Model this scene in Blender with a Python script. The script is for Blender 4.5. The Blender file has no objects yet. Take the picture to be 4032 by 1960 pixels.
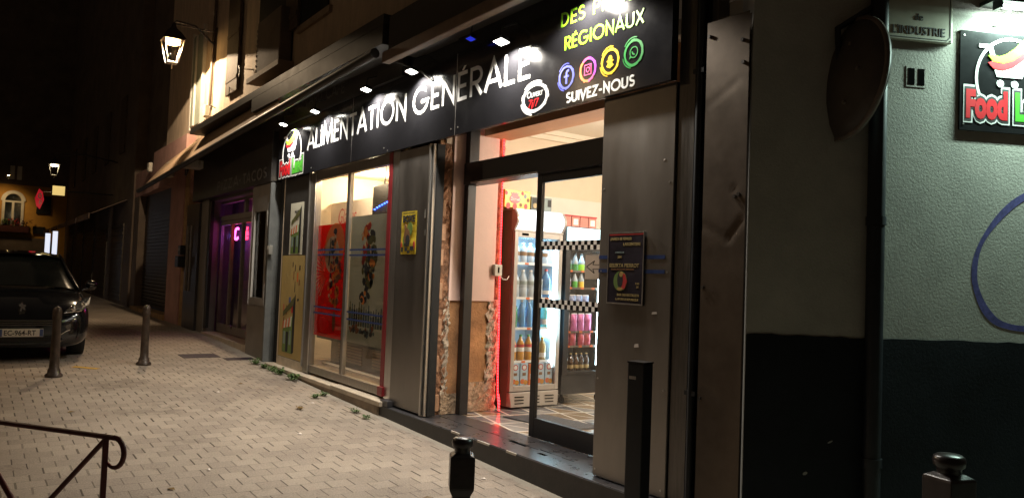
import bpy, bmesh, math, random
from mathutils import Matrix, Vector
random.seed(7)
R = math.radians
sc = bpy.context.scene
col = sc.collection
# ------------------------------------------------------------------ camera
cd = bpy.data.cameras.new('camera'); cam = bpy.data.objects.new('camera', cd); col.objects.link(cam)
cd.sensor_width = 36.0; cd.lens = 27.05; cd.clip_start = 0.05; cd.clip_end = 500
_r = Vector((.57457, .81758, .03774)); _u = Vector((.01108, -.05388, .99849)); _b = _r.cross(_u)
cam.matrix_world = Matrix(((_r.x, _u.x, _b.x, 0), (_r.y, _u.y, _b.y, -3.8), (_r.z, _u.z, _b.z, 1.6), (0, 0, 0, 1)))
sc.camera = cam
# ------------------------------------------------------------------ world: a night sky
w = bpy.data.worlds.new('World'); sc.world = w; w.use_nodes = True
wb = w.node_tree.nodes['Background']; wb.inputs[0].default_value = (1.0, .7, .46, 1); wb.inputs[1].default_value = .022
sc.view_settings.view_transform = 'Standard'; sc.view_settings.look = 'None'; sc.view_settings.exposure = 0; sc.view_settings.gamma = 1
# light levels
FLOOD_W = 165; LANTERN_W = 760; SHOP_W = 105; BAY_W = 95; TUBE_E = 88.0; OPPOSITE_W = 230
try:
    sc.cycles.max_bounces = 8; sc.cycles.transparent_max_bounces = 16; sc.cycles.caustics_reflective = False; sc.cycles.caustics_refractive = False
    sc.cycles.sample_clamp_indirect = 4
except Exception: pass

# ------------------------------------------------------------------ materials
MC = {}
def mat(name, c=(.5, .5, .5), rough=.6, metal=0., nz=None, bump=None, emit=None, spec=.5, coat=0., trans=0., streak=None):
    if name in MC: return MC[name]
    m = bpy.data.materials.new(name); m.use_nodes = True; nt = m.node_tree; N = nt.nodes; L = nt.links
    b = N['Principled BSDF']
    b.inputs['Base Color'].default_value = (*c, 1); b.inputs['Roughness'].default_value = rough; b.inputs['Metallic'].default_value = metal
    b.inputs['Specular IOR Level'].default_value = spec; b.inputs['Coat Weight'].default_value = coat
    b.inputs['Transmission Weight'].default_value = trans
    tc = N.new('ShaderNodeTexCoord')
    if nz:
        s, a = nz[0], nz[1]
        n = N.new('ShaderNodeTexNoise'); n.inputs['Scale'].default_value = s; n.inputs['Detail'].default_value = 8; n.inputs['Roughness'].default_value = .65
        src = tc.outputs['Object']
        if streak:
            mp = N.new('ShaderNodeMapping'); mp.inputs['Scale'].default_value = streak; L.new(src, mp.inputs[0]); src = mp.outputs[0]
        L.new(src, n.inputs['Vector'])
        r = N.new('ShaderNodeValToRGB'); e = r.color_ramp.elements
        e[0].position = .3; e[1].position = .72
        e[0].color = (*[max(0, x * (1 - a)) for x in c], 1); e[1].color = (*[min(1, x * (1 + a)) for x in c], 1)
        L.new(n.outputs['Fac'], r.inputs[0]); L.new(r.outputs[0], b.inputs['Base Color'])
        mr = N.new('ShaderNodeMapRange'); mr.inputs[3].default_value = max(.02, rough - .12); mr.inputs[4].default_value = min(1, rough + .12)
        L.new(n.outputs['Fac'], mr.inputs[0]); L.new(mr.outputs[0], b.inputs['Roughness'])
    if bump:
        n2 = N.new('ShaderNodeTexNoise'); n2.inputs['Scale'].default_value = bump[0]; n2.inputs['Detail'].default_value = 6; n2.inputs['Roughness'].default_value = .7
        L.new(tc.outputs['Object'], n2.inputs['Vector'])
        bp = N.new('ShaderNodeBump'); bp.inputs['Strength'].default_value = bump[1]; bp.inputs['Distance'].default_value = bump[2] if len(bump) > 2 else .02
        L.new(n2.outputs['Fac'], bp.inputs['Height']); L.new(bp.outputs[0], b.inputs['Normal'])
    if emit:
        b.inputs['Emission Color'].default_value = (*emit[0], 1); b.inputs['Emission Strength'].default_value = emit[1]
    MC[name] = m; return m
def glass(name, tint=(1, 1, 1), refl=.9, rough=.02):
    if name in MC: return MC[name]
    m = bpy.data.materials.new(name); m.use_nodes = True; nt = m.node_tree; N = nt.nodes; L = nt.links; N.clear()
    o = N.new('ShaderNodeOutputMaterial'); t = N.new('ShaderNodeBsdfTransparent'); t.inputs[0].default_value = (*tint, 1)
    g = N.new('ShaderNodeBsdfGlossy'); g.inputs[0].default_value = (refl, refl, refl, 1); g.inputs['Roughness'].default_value = rough
    f = N.new('ShaderNodeLayerWeight'); f.inputs[0].default_value = .5; pw = N.new('ShaderNodeMath'); pw.operation = 'POWER'; pw.inputs[1].default_value = 4.; L.new(f.outputs['Facing'], pw.inputs[0])
    ma = N.new('ShaderNodeMath'); ma.operation = 'MULTIPLY_ADD'; ma.inputs[1].default_value = .6; ma.inputs[2].default_value = .035; L.new(pw.outputs[0], ma.inputs[0]); mx = N.new('ShaderNodeMixShader')
    L.new(ma.outputs[0], mx.inputs[0]); L.new(t.outputs[0], mx.inputs[1]); L.new(g.outputs[0], mx.inputs[2]); L.new(mx.outputs[0], o.inputs[0])
    MC[name] = m; return m
def film(name, c, frost=.55, tint=None):
    """printed translucent film: diffuse + translucent"""
    if name in MC: return MC[name]
    m = bpy.data.materials.new(name); m.use_nodes = True; nt = m.node_tree; N = nt.nodes; L = nt.links; N.clear()
    o = N.new('ShaderNodeOutputMaterial'); d = N.new('ShaderNodeBsdfDiffuse'); t = N.new('ShaderNodeBsdfTranslucent'); mx = N.new('ShaderNodeMixShader')
    tc = N.new('ShaderNodeTexCoord'); n = N.new('ShaderNodeTexNoise'); n.inputs['Scale'].default_value = 3; L.new(tc.outputs['Object'], n.inputs['Vector'])
    r = N.new('ShaderNodeValToRGB'); r.color_ramp.elements[0].color = (*[x * .8 for x in c], 1); r.color_ramp.elements[1].color = (*c, 1); L.new(n.outputs['Fac'], r.inputs[0])
    L.new(r.outputs[0], d.inputs[0]); L.new(r.outputs[0], t.inputs[0]); mx.inputs[0].default_value = frost
    L.new(d.outputs[0], mx.inputs[1]); L.new(t.outputs[0], mx.inputs[2]); L.new(mx.outputs[0], o.inputs[0]); MC[name] = m; return m
def glow(name, c, s): return mat(name, c, .5, emit=(c, s))

def M_(n): return MC[n]
mat('black_panel', (.012, .012, .014), .16, nz=(2.5, .1), spec=.5)
mat('black_matte', (.012, .012, .013), .2, nz=(2.5, .2)); mat('white_vinyl', (.82, .82, .8), .45, nz=(6, .05))
mat('red_vinyl', (.62, .012, .02), .4, nz=(6, .06)); mat('green_vinyl', (.07, .42, .03), .4, nz=(6, .06)); mat('lime_vinyl', (.35, .75, .03), .4, nz=(6, .06))
mat('blue_vinyl', (.09, .11, .62), .4, nz=(6, .06)); mat('pink_vinyl', (.75, .12, .3), .4, nz=(6, .1)); mat('orange_vinyl', (.85, .25, .08), .4, nz=(6, .1)); mat('purple_vinyl', (.4, .08, .6), .4, nz=(6, .1))
mat('yellow_vinyl', (.85, .55, .04), .4, nz=(6, .06)); mat('leafgreen_vinyl', (.03, .3, .06), .4, nz=(6, .06)); mat('darkgray_letter', (.13, .12, .11), .4, nz=(8, .2))
mat('steel', (.25, .232, .212), .4, 1., nz=(1.6, .14), streak=(2, 2, .5))
mat('steel_dent', (.14, .112, .088), .5, 1., nz=(5, .2))
mat('alu', (.55, .53, .5), .35, 1., nz=(8, .15), streak=(10, 10, .6)); mat('alu_bronze', (.3, .27, .235), .38, .9, nz=(8, .2), streak=(10, 10, .6)); mat('alu_dark', (.14, .13, .12), .4, .9, nz=(8, .25), streak=(10, 10, .6))
mat('black_frame', (.012, .011, .012), .4, nz=(12, .25)); mat('black_iron', (.016, .009, .009), .32, .0, nz=(20, .4), bump=(40, .2, .004), spec=.6)
mat('maroon_iron', (.11, .016, .015), .35, 0, nz=(20, .4), bump=(50, .25, .004), spec=.6)
mat('dark_gap', (.006, .006, .006), .8, nz=(4, .3))
mat('cream_wall', (.78, .67, .52), .75, nz=(2.2, .06), bump=(18, .12, .01)); mat('white_wall', (.8, .77, .7), .75, nz=(2.2, .05), bump=(18, .12, .01))
mat('ceiling_cream', (.8, .72, .6), .8, nz=(2, .04)); mat('pink_paint', (.72, .52, .45), .7, nz=(2.5, .07), bump=(25, .2, .01))
mat('orange_beam', (.62, .3, .14), .6, nz=(3, .12), streak=(1, 8, 8))
mat('raw_plaster', (.42, .22, .1), .85, nz=(3.2, .5), bump=(9, .7, .03)); mat('rough_brick', (.3, .15, .08), .9, nz=(11, .75), bump=(16, 1., .05))
mat('brick_piece', (.42, .24, .14), .85, nz=(15, .3), bump=(30, .5, .01)); mat('rubble_stone', (.5, .36, .24), .9, nz=(12, .45), bump=(22, 1., .05)); mat('mortar', (.5, .42, .33), .9, nz=(14, .4), bump=(25, .9, .03))
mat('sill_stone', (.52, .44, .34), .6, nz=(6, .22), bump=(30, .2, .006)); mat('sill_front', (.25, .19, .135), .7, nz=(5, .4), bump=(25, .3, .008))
mat('step_tile', (.05, .048, .052), .3, nz=(9, .3), bump=(14, .08, .005), spec=.6); mat('step_front', (.03, .027, .025), .5, nz=(7, .45), bump=(12, .3, .01)); mat('chip', (.6, .55, .48), .8, nz=(20, .3))
mat('render_beige', (.4, .385, .34), .85, nz=(4, .14), bump=(70, .4, .01)); mat('plinth_navy', (.009, .0115, .015), .7, nz=(2.5, .5), bump=(60, .3, .008), spec=.25)
mat('facade_upper', (.6, .48, .36), .85, nz=(1.6, .22), bump=(20, .3, .012), streak=(3, 3, .8)); mat('facade_trim', (.36, .27, .19), .8, nz=(3, .25), bump=(25, .3, .01))
mat('pink_render', (.46, .27, .24), .85, nz=(2.4, .22), bump=(28, .4, .012)); mat('ochre_render', (.42, .27, .13), .9, nz=(5, .4), bump=(16, .9, .03))
mat('shutter_grey', (.36, .4, .33), .6, nz=(5, .15)); mat('old_wood', (.1, .07, .045), .8, nz=(7, .8), streak=(6, 6, .5), bump=(20, .6, .01)); mat('off_white', (.62, .58, .5), .5, nz=(5, .12))
mat('awning_case', (.028, .024, .02), .5, nz=(5, .3)); mat('awning_cloth', (.4, .28, .18), .8, nz=(5, .22), bump=(14, .3, .01)); mat('awning_brown', (.17, .11, .075), .6, nz=(5, .25))
mat('cafe_panel', (.03, .026, .023), .4, nz=(3, .3)); mat('cafe_grey', (.2, .18, .155), .5, nz=(4, .22), bump=(14, .15, .008)); mat('cafe_side', (.13, .135, .13), .5, nz=(5, .2), bump=(20, .2, .006))
mat('cafe_frame', (.24, .215, .19), .45, .1, nz=(6, .2)); mat('white_frame', (.6, .57, .52), .4, nz=(6, .1))
mat('rail_red', (.2, .012, .016), .4, nz=(6, .2)); mat('poster_paper', (.45, .33, .12), .55, nz=(2.4, .16)); mat('poster_white', (.62, .6, .48), .5, nz=(3, .1))
mat('poster_yellow', (.62, .46, .03), .5, nz=(7, .2), bump=(12, .3, .006)); mat('poster_dark', (.02, .015, .025), .35, nz=(4, .5), bump=(12, .3, .006)); mat('ink_black', (.015, .015, .015), .6, nz=(9, .3))
mat('ink_green', (.14, .22, .05), .5, nz=(6, .25)); mat('ink_orange', (.62, .14, .03), .5, nz=(6, .25)); mat('ink_bluegrey', (.22, .28, .27), .5, nz=(6, .25)); mat('ink_red', (.5, .03, .03), .5, nz=(6, .25)); mat('ink_blue', (.08, .12, .3), .5, nz=(6, .25)); mat('ink_brown', (.2, .09, .03), .6, nz=(6, .3)); mat('ink_ochre', (.42, .26, .08), .5, nz=(6, .25)); mat('ink_gold', (.4, .3, .12), .5, nz=(6, .25)); mat('ink_olive', (.1, .1, .03), .6, nz=(6, .3))
mat('tape_blue', (.012, .035, .14), .5, nz=(8, .2)); mat('paper_white', (.68, .6, .54), .7, nz=(5, .06))
mat('fridge_grey', (.42, .39, .36), .4, .2, nz=(7, .1)); mat('fridge_dark_red', (.24, .2, .19), .45, nz=(4, .2)); mat('fridge_black', (.02, .021, .023), .4, nz=(6, .3)); mat('fridge_white', (.5, .58, .64), .4, nz=(7, .05)); mat('slot_black', (.006, .006, .006), .9, nz=(8, .2), spec=0.); mat('shelf_wire', (.75, .77, .78), .35, .3, nz=(8, .1))
mat('cap_white', (.75, .75, .75), .4, nz=(9, .05)); mat('label_white', (.72, .72, .7), .5, nz=(14, .15))
mat('fluo_plate', (.5, .52, .45), .5, nz=(6, .12)); mat('enamel_cream', (.52, .5, .4), .35, nz=(8, .1))
mat('manhole_iron', (.045, .035, .045), .6, .4, nz=(20, .3), bump=(60, .8, .01)); mat('yellow_paint', (.5, .3, .03), .7, nz=(14, .4)); mat('leaf', (.07, .12, .03), .6, nz=(9, .5)); mat('dry_leaf', (.2, .12, .03), .7, nz=(9, .4))
mat('car_paint', (.006, .008, .012), .12, .2, nz=(3, .2), coat=1.); mat('car_plastic', (.012, .012, .013), .5, nz=(20, .3)); mat('chrome', (.8, .8, .8), .12, 1., nz=(6, .05)); mat('car_glass', (.006, .008, .008), .05, nz=(2, .3), spec=.7); mat('plate_white', (.85, .82, .74), .5, nz=(7, .06)); mat('lamp_lens', (.35, .36, .36), .08, .6, nz=(25, .4)); mat('tyre', (.012, .012, .012), .85, nz=(15, .3)); mat('rim', (.25, .25, .25), .3, .9, nz=(8, .2))
mat('dark_wall', (.15, .115, .09), .9, nz=(1.2, .35), bump=(10, .3, .02)); mat('roller_steel', (.09, .078, .062), .5, .6, nz=(5, .3)); mat('ochre_wall', (.5, .26, .05), .85, nz=(1.5, .18), bump=(14, .3, .01)); mat('dark_red_box', (.06, .01, .008), .6, nz=(4, .3))
mat('ac_metal', (.3, .29, .26), .5, .4, nz=(4, .25)); mat('pipe_lead', (.12, .09, .065), .6, .3, nz=(5, .3)); mat('pipe_black', (.01, .012, .016), .45, nz=(6, .3)); mat('mirror_back', (.065, .05, .042), .5, nz=(4, .3)); mat('mirror_rim', (.14, .11, .09), .5, nz=(4, .3)); mat('mirror_face', (.3, .28, .26), .08, 1., nz=(2, .1)); mat('graffiti', (.09, .085, .27), .7, nz=(25, .5))
mat('mat_rubber', (.1, .1, .105), .9, nz=(40, .3), bump=(90, .6, .006)); mat('cable_black', (.01, .01, .01), .5, nz=(9, .2)); mat('wood_light', (.5, .4, .28), .6, nz=(5, .2)); mat('counter_dark', (.055, .075, .07), .4, nz=(5, .25)); mat('slat', (.55, .48, .38), .5, nz=(6, .12))
glass('pane'); glass('pane_dark', (.55, .55, .55)); glass('pane_lamp', (.98, .97, .95), .02)
LED_RED = mat('led_red', (.9, .02, .05), .5, emit=((1, .02, .024), 9))
def led_dots(m):  # beads along the rope
    nt = m.node_tree; N = nt.nodes; L = nt.links; b = N['Principled BSDF']; tc = N.new('ShaderNodeTexCoord'); wv = N.new('ShaderNodeTexWave')
    wv.bands_direction = 'Z'; wv.inputs['Scale'].default_value = 10; L.new(tc.outputs['Object'], wv.inputs['Vector'])
    mr = N.new('ShaderNodeMapRange'); mr.inputs[3].default_value = 3; mr.inputs[4].default_value = 14; L.new(wv.outputs['Fac'], mr.inputs[0]); L.new(mr.outputs[0], b.inputs['Emission Strength'])
led_dots(LED_RED)
glow('led_cold', (.62, .9, 1.), 22); glow('header_light', (.8, .9, 1.), 1.5); glow('header_light_2', (.62, .9, 1.), 1.6); glow('flood_face', (1., .96, .85), 30); glow('bulb_warm', (1., .62, .24), 60); glow('tube_white', (.85, 1., .95), 25); glow('ceiling_disc', (1., .8, .5), 6); glow('led_blue', (.03, .1, 1.), 12); glow('neon_pink', (1., .1, .55), 9); glow('neon_red', (1., .03, .08), 8); glow('neon_blue', (.15, .1, 1.), 5); glow('shop_panel', (1., .85, .62), 3); glow('sign_yellow', (.8, .58, .2), .9); glow('sign_red', (.8, .02, .04), .3); glow('lit_white', (.8, .85, 1.), .9); glow('bulb_far', (1., .82, .5), 18); glow('flood_glint_blue', (.02, .04, .8), .6)

# tiled / paved procedural materials -------------------------------------------------
def node_math(N, L, op, a, b=None, c=None):
    n = N.new('ShaderNodeMath'); n.operation = op
    for i, v in enumerate((a, b, c)):
        if v is None: continue
        if isinstance(v, (int, float)): n.inputs[i].default_value = v
        else: L.new(v, n.inputs[i])
    return n.outputs[0]
def paver_mat():
    m = bpy.data.materials.new('pavers'); m.use_nodes = True; nt = m.node_tree; N = nt.nodes; L = nt.links; b = N['Principled BSDF']
    tc = N.new('ShaderNodeTexCoord'); nzc = N.new('ShaderNodeTexNoise'); nzc.inputs['Scale'].default_value = 4.; L.new(tc.outputs['Object'], nzc.inputs['Vector'])
    sp = N.new('ShaderNodeSeparateXYZ'); L.new(tc.outputs['Object'], sp.inputs[0]); F = lambda *a: node_math(N, L, *a)
    wob = F('MULTIPLY', F('SUBTRACT', nzc.outputs['Fac'], .5), .012)
    x = F('ADD', F('ADD', sp.outputs[0], wob), 100.); y = F('ADD', F('SUBTRACT', sp.outputs[1], wob), 100.)
    xr = F('DIVIDE', x, .17); row = F('FLOOR', xr); fx = F('FRACT', xr)
    yr = F('ADD', F('DIVIDE', y, .186), F('MULTIPLY', F('MODULO', row, 2.), .5)); ci = F('FLOOR', yr); fy = F('FRACT', yr)
    cx = N.new('ShaderNodeCombineXYZ'); L.new(row, cx.inputs[0]); L.new(ci, cx.inputs[1]); wn = N.new('ShaderNodeTexWhiteNoise'); wn.noise_dimensions = '2D'; L.new(cx.outputs[0], wn.inputs['Vector'])
    dy = F('MULTIPLY', F('MINIMUM', fy, F('SUBTRACT', 1., fy)), .186); dx = F('MULTIPLY', F('MINIMUM', fx, F('SUBTRACT', 1., fx)), .17)
    jn = N.new('ShaderNodeTexNoise'); jn.inputs['Scale'].default_value = 1.3; L.new(tc.outputs['Object'], jn.inputs['Vector'])
    wide = F('MULTIPLY_ADD', F('POWER', wn.outputs['Value'], 1.5), .006, .0032)
    hj = F('LESS_THAN', dy, wide); bj = F('MULTIPLY', F('LESS_THAN', dx, .0022), F('MULTIPLY_ADD', F('GREATER_THAN', jn.outputs['Fac'], .5), .55, .15))
    strip = F('GREATER_THAN', sp.outputs[1], F('MULTIPLY_ADD', nzc.outputs['Fac'], .12, -.2))
    wn2 = N.new('ShaderNodeTexWhiteNoise'); wn2.noise_dimensions = '3D'; cz = N.new('ShaderNodeCombineXYZ'); L.new(row, cz.inputs[0]); L.new(F('FLOOR', F('ADD', yr, .5)), cz.inputs[1]); cz.inputs[2].default_value = 3.7; L.new(cz.outputs[0], wn2.inputs['Vector'])
    hj = F('MULTIPLY', hj, F('MULTIPLY_ADD', wn2.outputs['Value'], .6, .42))
    j = F('MULTIPLY', F('MAXIMUM', hj, bj), F('SUBTRACT', 1., strip))
    g1 = N.new('ShaderNodeTexNoise'); g1.inputs['Scale'].default_value = 90; g1.inputs['Detail'].default_value = 5; L.new(tc.outputs['Object'], g1.inputs['Vector'])
    g2 = N.new('ShaderNodeTexNoise'); g2.inputs['Scale'].default_value = .8; g2.inputs['Detail'].default_value = 5; L.new(tc.outputs['Object'], g2.inputs['Vector'])
    val = F('ADD', F('ADD', F('MULTIPLY', wn.outputs['Value'], .22), F('MULTIPLY', g1.outputs['Fac'], .95)), F('MULTIPLY', g2.outputs['Fac'], .75))
    rp = N.new('ShaderNodeValToRGB'); rp.color_ramp.elements[0].position = .5; rp.color_ramp.elements[0].color = (.2, .165, .138, 1); rp.color_ramp.elements[1].position = 1.35 if False else 1.; rp.color_ramp.elements[1].color = (.41, .35, .285, 1)
    L.new(F('MULTIPLY', val, .78), rp.inputs[0])
    mx = N.new('ShaderNodeMix'); mx.data_type = 'RGBA'; L.new(j, mx.inputs[0]); L.new(rp.outputs[0], mx.inputs[6]); mx.inputs[7].default_value = (.05, .036, .024, 1)
    mx2 = N.new('ShaderNodeMix'); mx2.data_type = 'RGBA'; L.new(F('MULTIPLY', strip, .5), mx2.inputs[0]); L.new(mx.outputs[2], mx2.inputs[6]); mx2.inputs[7].default_value = (.36, .33, .27, 1)
    st = N.new('ShaderNodeTexNoise'); st.inputs['Scale'].default_value = 1.1; st.inputs['Detail'].default_value = 9; st.inputs['Roughness'].default_value = .75; L.new(tc.outputs['Object'], st.inputs['Vector'])
    vo = N.new('ShaderNodeTexVoronoi'); vo.inputs['Scale'].default_value = 2.2; L.new(tc.outputs['Object'], vo.inputs['Vector'])
    gum = F('MULTIPLY', F('LESS_THAN', vo.outputs['Distance'], F('MULTIPLY', g2.outputs['Fac'], .085)), .55)
    dk = F('MAXIMUM', gum, F('MULTIPLY', F('GREATER_THAN', st.outputs['Fac'], .6), .3))
    mx3 = N.new('ShaderNodeMix'); mx3.data_type = 'RGBA'; L.new(dk, mx3.inputs[0]); L.new(mx2.outputs[2], mx3.inputs[6]); mx3.inputs[7].default_value = (.1, .08, .062, 1)
    L.new(mx3.outputs[2], b.inputs['Base Color']); b.inputs['Roughness'].default_value = .75; b.inputs['Specular IOR Level'].default_value = .3
    h = F('ADD', F('MULTIPLY', F('SUBTRACT', 1., j), 1.), F('MULTIPLY', g1.outputs['Fac'], .6)); h = F('ADD', h, F('MULTIPLY', wn.outputs['Value'], .35))
    bp = N.new('ShaderNodeBump'); bp.inputs['Strength'].default_value = .55; bp.inputs['Distance'].default_value = .008; L.new(h, bp.inputs['Height']); L.new(bp.outputs[0], b.inputs['Normal'])
    MC['pavers'] = m; return m
paver_mat()
def floor_mat():
    m = bpy.data.materials.new('shop_tiles'); m.use_nodes = True; nt = m.node_tree; N = nt.nodes; L = nt.links; b = N['Principled BSDF']
    tc = N.new('ShaderNodeTexCoord'); mp = N.new('ShaderNodeMapping'); mp.inputs['Rotation'].default_value = (0, 0, R(12)); L.new(tc.outputs['Object'], mp.inputs[0])
    sp = N.new('ShaderNodeSeparateXYZ'); L.new(mp.outputs[0], sp.inputs[0]); F = lambda *a: node_math(N, L, *a)
    u = F('DIVIDE', F('ADD', sp.outputs[0], 50.), .42); v = F('DIVIDE', F('ADD', sp.outputs[1], 50.), .30)
    fu, fv = F('FRACT', u), F('FRACT', v)
    ln = F('MAXIMUM', F('LESS_THAN', fu, .07), F('LESS_THAN', fv, .08))
    dg = F('LESS_THAN', F('ABSOLUTE', F('SUBTRACT', fu, fv)), .05)
    cx = N.new('ShaderNodeCombineXYZ'); L.new(F('FLOOR', u), cx.inputs[0]); L.new(F('FLOOR', v), cx.inputs[1]); L.new(F('GREATER_THAN', fu, fv), cx.inputs[2])
    wn = N.new('ShaderNodeTexWhiteNoise'); L.new(cx.outputs[0], wn.inputs['Vector'])
    rp = N.new('ShaderNodeValToRGB'); rp.color_ramp.interpolation = 'CONSTANT'; e = rp.color_ramp.elements; e[0].color = (.16, .16, .17, 1); e[1].position = .35; e[1].color = (.3, .22, .14, 1)
    e2 = e.new(.6); e2.color = (.3, .29, .28, 1); e3 = e.new(.8); e3.color = (.2, .15, .1, 1)
    L.new(wn.outputs['Value'], rp.inputs[0])
    mx = N.new('ShaderNodeMix'); mx.data_type = 'RGBA'; L.new(F('MAXIMUM', ln, F('MULTIPLY', dg, .6)), mx.inputs[0]); L.new(rp.outputs[0], mx.inputs[6]); mx.inputs[7].default_value = (.78, .72, .62, 1)
    L.new(mx.outputs[2], b.inputs['Base Color']); b.inputs['Roughness'].default_value = .25
    MC['shop_tiles'] = m
floor_mat()
def checker_mat():
    m = bpy.data.materials.new('checker_tape'); m.use_nodes = True; nt = m.node_tree; N = nt.nodes; L = nt.links; b = N['Principled BSDF']
    tc = N.new('ShaderNodeTexCoord'); ck = N.new('ShaderNodeTexChecker'); ck.inputs['Scale'].default_value = 25.; ck.inputs[1].default_value = (.8, .8, .8, 1); ck.inputs[2].default_value = (.015, .015, .015, 1)
    mp = N.new('ShaderNodeMapping'); mp.inputs['Location'].default_value = (.01, .011, .0001); L.new(tc.outputs['Object'], mp.inputs[0]); L.new(mp.outputs[0], ck.inputs[0]); L.new(ck.outputs[0], b.inputs['Base Color'])
    t = N.new('ShaderNodeBsdfTranslucent'); L.new(ck.outputs[0], t.inputs[0]); mx = N.new('ShaderNodeMixShader'); mx.inputs[0].default_value = .6; L.new(b.outputs[0], mx.inputs[1]); L.new(t.outputs[0], mx.inputs[2]); L.new(mx.outputs[0], N['Material Output'].inputs[0]); b.inputs['Roughness'].default_value = .4; MC['checker_tape'] = m
checker_mat(); mat('label_gloss', (.6, .6, .6), .3)

# ------------------------------------------------------------------ mesh builder
def spline(P, k):
    out = []
    for i in range(len(P) - 1):
        a, b, c, d = [Vector(P[max(0, min(len(P) - 1, i + j))]) for j in (-1, 0, 1, 2)]
        for q in range(k): t = q / k; out.append(tuple(.5 * ((2 * b) + (c - a) * t + (2 * a - 5 * b + 4 * c - d) * t * t + (3 * b - a - 3 * c + d) * t ** 3)))
    return out + [tuple(P[-1])]
class MB:
    def __init__(s, mtx=None): s.v = []; s.f = []; s.mi = []; s.cur = 0; s.m = mtx; s.smooth = []
    def add(s, vs, fs, smooth=False):
        o = len(s.v); s.v += [tuple(s.m @ Vector(p)) if s.m else tuple(p) for p in vs]
        for f in fs: s.f.append([i + o for i in f]); s.mi.append(s.cur); s.smooth.append(smooth)
        return s
    def mat(s, i): s.cur = i; return s
    def box(s, x0, x1, y0, y1, z0, z1):
        return s.add([(x0, y0, z0), (x1, y0, z0), (x1, y1, z0), (x0, y1, z0), (x0, y0, z1), (x1, y0, z1), (x1, y1, z1), (x0, y1, z1)],
                     [(0, 3, 2, 1), (4, 5, 6, 7), (0, 1, 5, 4), (1, 2, 6, 5), (2, 3, 7, 6), (3, 0, 4, 7)])
    def hexa(s, lo, hi):  # 4 bottom points, 4 top points
        return s.add(list(lo) + list(hi), [(0, 3, 2, 1), (4, 5, 6, 7), (0, 1, 5, 4), (1, 2, 6, 5), (2, 3, 7, 6), (3, 0, 4, 7)])
    def quad(s, *p): return s.add(p, [tuple(range(len(p)))])
    def tube(s, path, r, n=10, cap=True):
        P = [Vector(p) for p in path]; rs = r if isinstance(r, (list, tuple)) else [r] * len(P); vs = []; fs = []
        up = Vector((0, 0, 1)); prev = None
        for i, p in enumerate(P):
            t = (P[min(i + 1, len(P) - 1)] - P[max(i - 1, 0)]).normalized()
            a = (prev - t * prev.dot(t)) if prev is not None else t.cross(up if abs(t.z) < .95 else Vector((1, 0, 0)))
            if a.length < 1e-6: a = t.orthogonal()
            a.normalize(); prev = a; b = t.cross(a)
            for k in range(n):
                an = 2 * math.pi * k / n; vs.append(p + (a * math.cos(an) + b * math.sin(an)) * rs[i])
        for i in range(len(P) - 1):
            for k in range(n): fs.append((i * n + k, i * n + (k + 1) % n, (i + 1) * n + (k + 1) % n, (i + 1) * n + k))
        s.add(vs, fs, True)
        if cap: s.add(vs[:n], [tuple(reversed(range(n)))]); s.add(vs[-n:], [tuple(range(n))])
        return s
    def lathe(s, prof, c=(0, 0, 0), n=16, axis=None, sq=False):
        vs = []; fs = []; A = axis or Matrix.Identity(3)
        for r, z in prof:
            for k in range(n):
                an = 2 * math.pi * (k + (.5 if sq else 0)) / n; vs.append(Vector(c) + A @ Vector((r * math.cos(an), r * math.sin(an), z)))
        for i in range(len(prof) - 1):
            for k in range(n): fs.append((i * n + k, i * n + (k + 1) % n, (i + 1) * n + (k + 1) % n, (i + 1) * n + k))
        s.add(vs, fs, n > 8)
        s.add(vs[:n], [tuple(reversed(range(n)))]); s.add(vs[-n:], [tuple(range(n))]); return s
    def prism(s, poly, y0, y1):  # poly in xz, counter-clockwise seen from -y
        n = len(poly); vs = [(x, y0, z) for x, z in poly] + [(x, y1, z) for x, z in poly]
        return s.add(vs, [tuple(range(n)), tuple(reversed(range(n, 2 * n)))] + [(i, i + n, (i + 1) % n + n, (i + 1) % n) for i in range(n)])
    def disc(s, cx, cz, rx, rz, y0, y1, n=20, rot=0.):
        return s.prism([(cx + rx * math.cos(t) * math.cos(rot) - rz * math.sin(t) * math.sin(rot), cz + rx * math.cos(t) * math.sin(rot) + rz * math.sin(t) * math.cos(rot)) for t in [2 * math.pi * i / n for i in range(n)]], y0, y1)
    def ring(s, cx, cz, r0x, r0z, r1x, r1z, y0, y1, n=28, a0=0., a1=2 * math.pi, jit=0):
        for i in range(n):
            t0 = a0 + (a1 - a0) * i / n; t1 = a0 + (a1 - a0) * (i + 1) / n; j = 1 + (random.uniform(-jit, jit) if jit else 0)
            s.prism([(cx + r0x * math.cos(t0), cz + r0z * math.sin(t0)), (cx + r1x * j * math.cos(t0), cz + r1z * j * math.sin(t0)), (cx + r1x * j * math.cos(t1), cz + r1z * j * math.sin(t1)), (cx + r0x * math.cos(t1), cz + r0z * math.sin(t1))], y0, y1)
        return s
    def build(s, name, mats, parent=None, bevel=0.):
        me = bpy.data.meshes.new(name); me.from_pydata(s.v, [], s.f)
        for m in (mats if isinstance(mats, (list, tuple)) else [mats]): me.materials.append(MC[m] if isinstance(m, str) else m)
        me.polygons.foreach_set('material_index', s.mi); me.polygons.foreach_set('use_smooth', s.smooth); me.update()
        o = bpy.data.objects.new(name, me); col.objects.link(o); adopt(o, parent)
        if bevel:
            b = o.modifiers.new('bevel', 'BEVEL'); b.width = bevel; b.segments = 2; b.limit_method = 'ANGLE'
        return o
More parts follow.
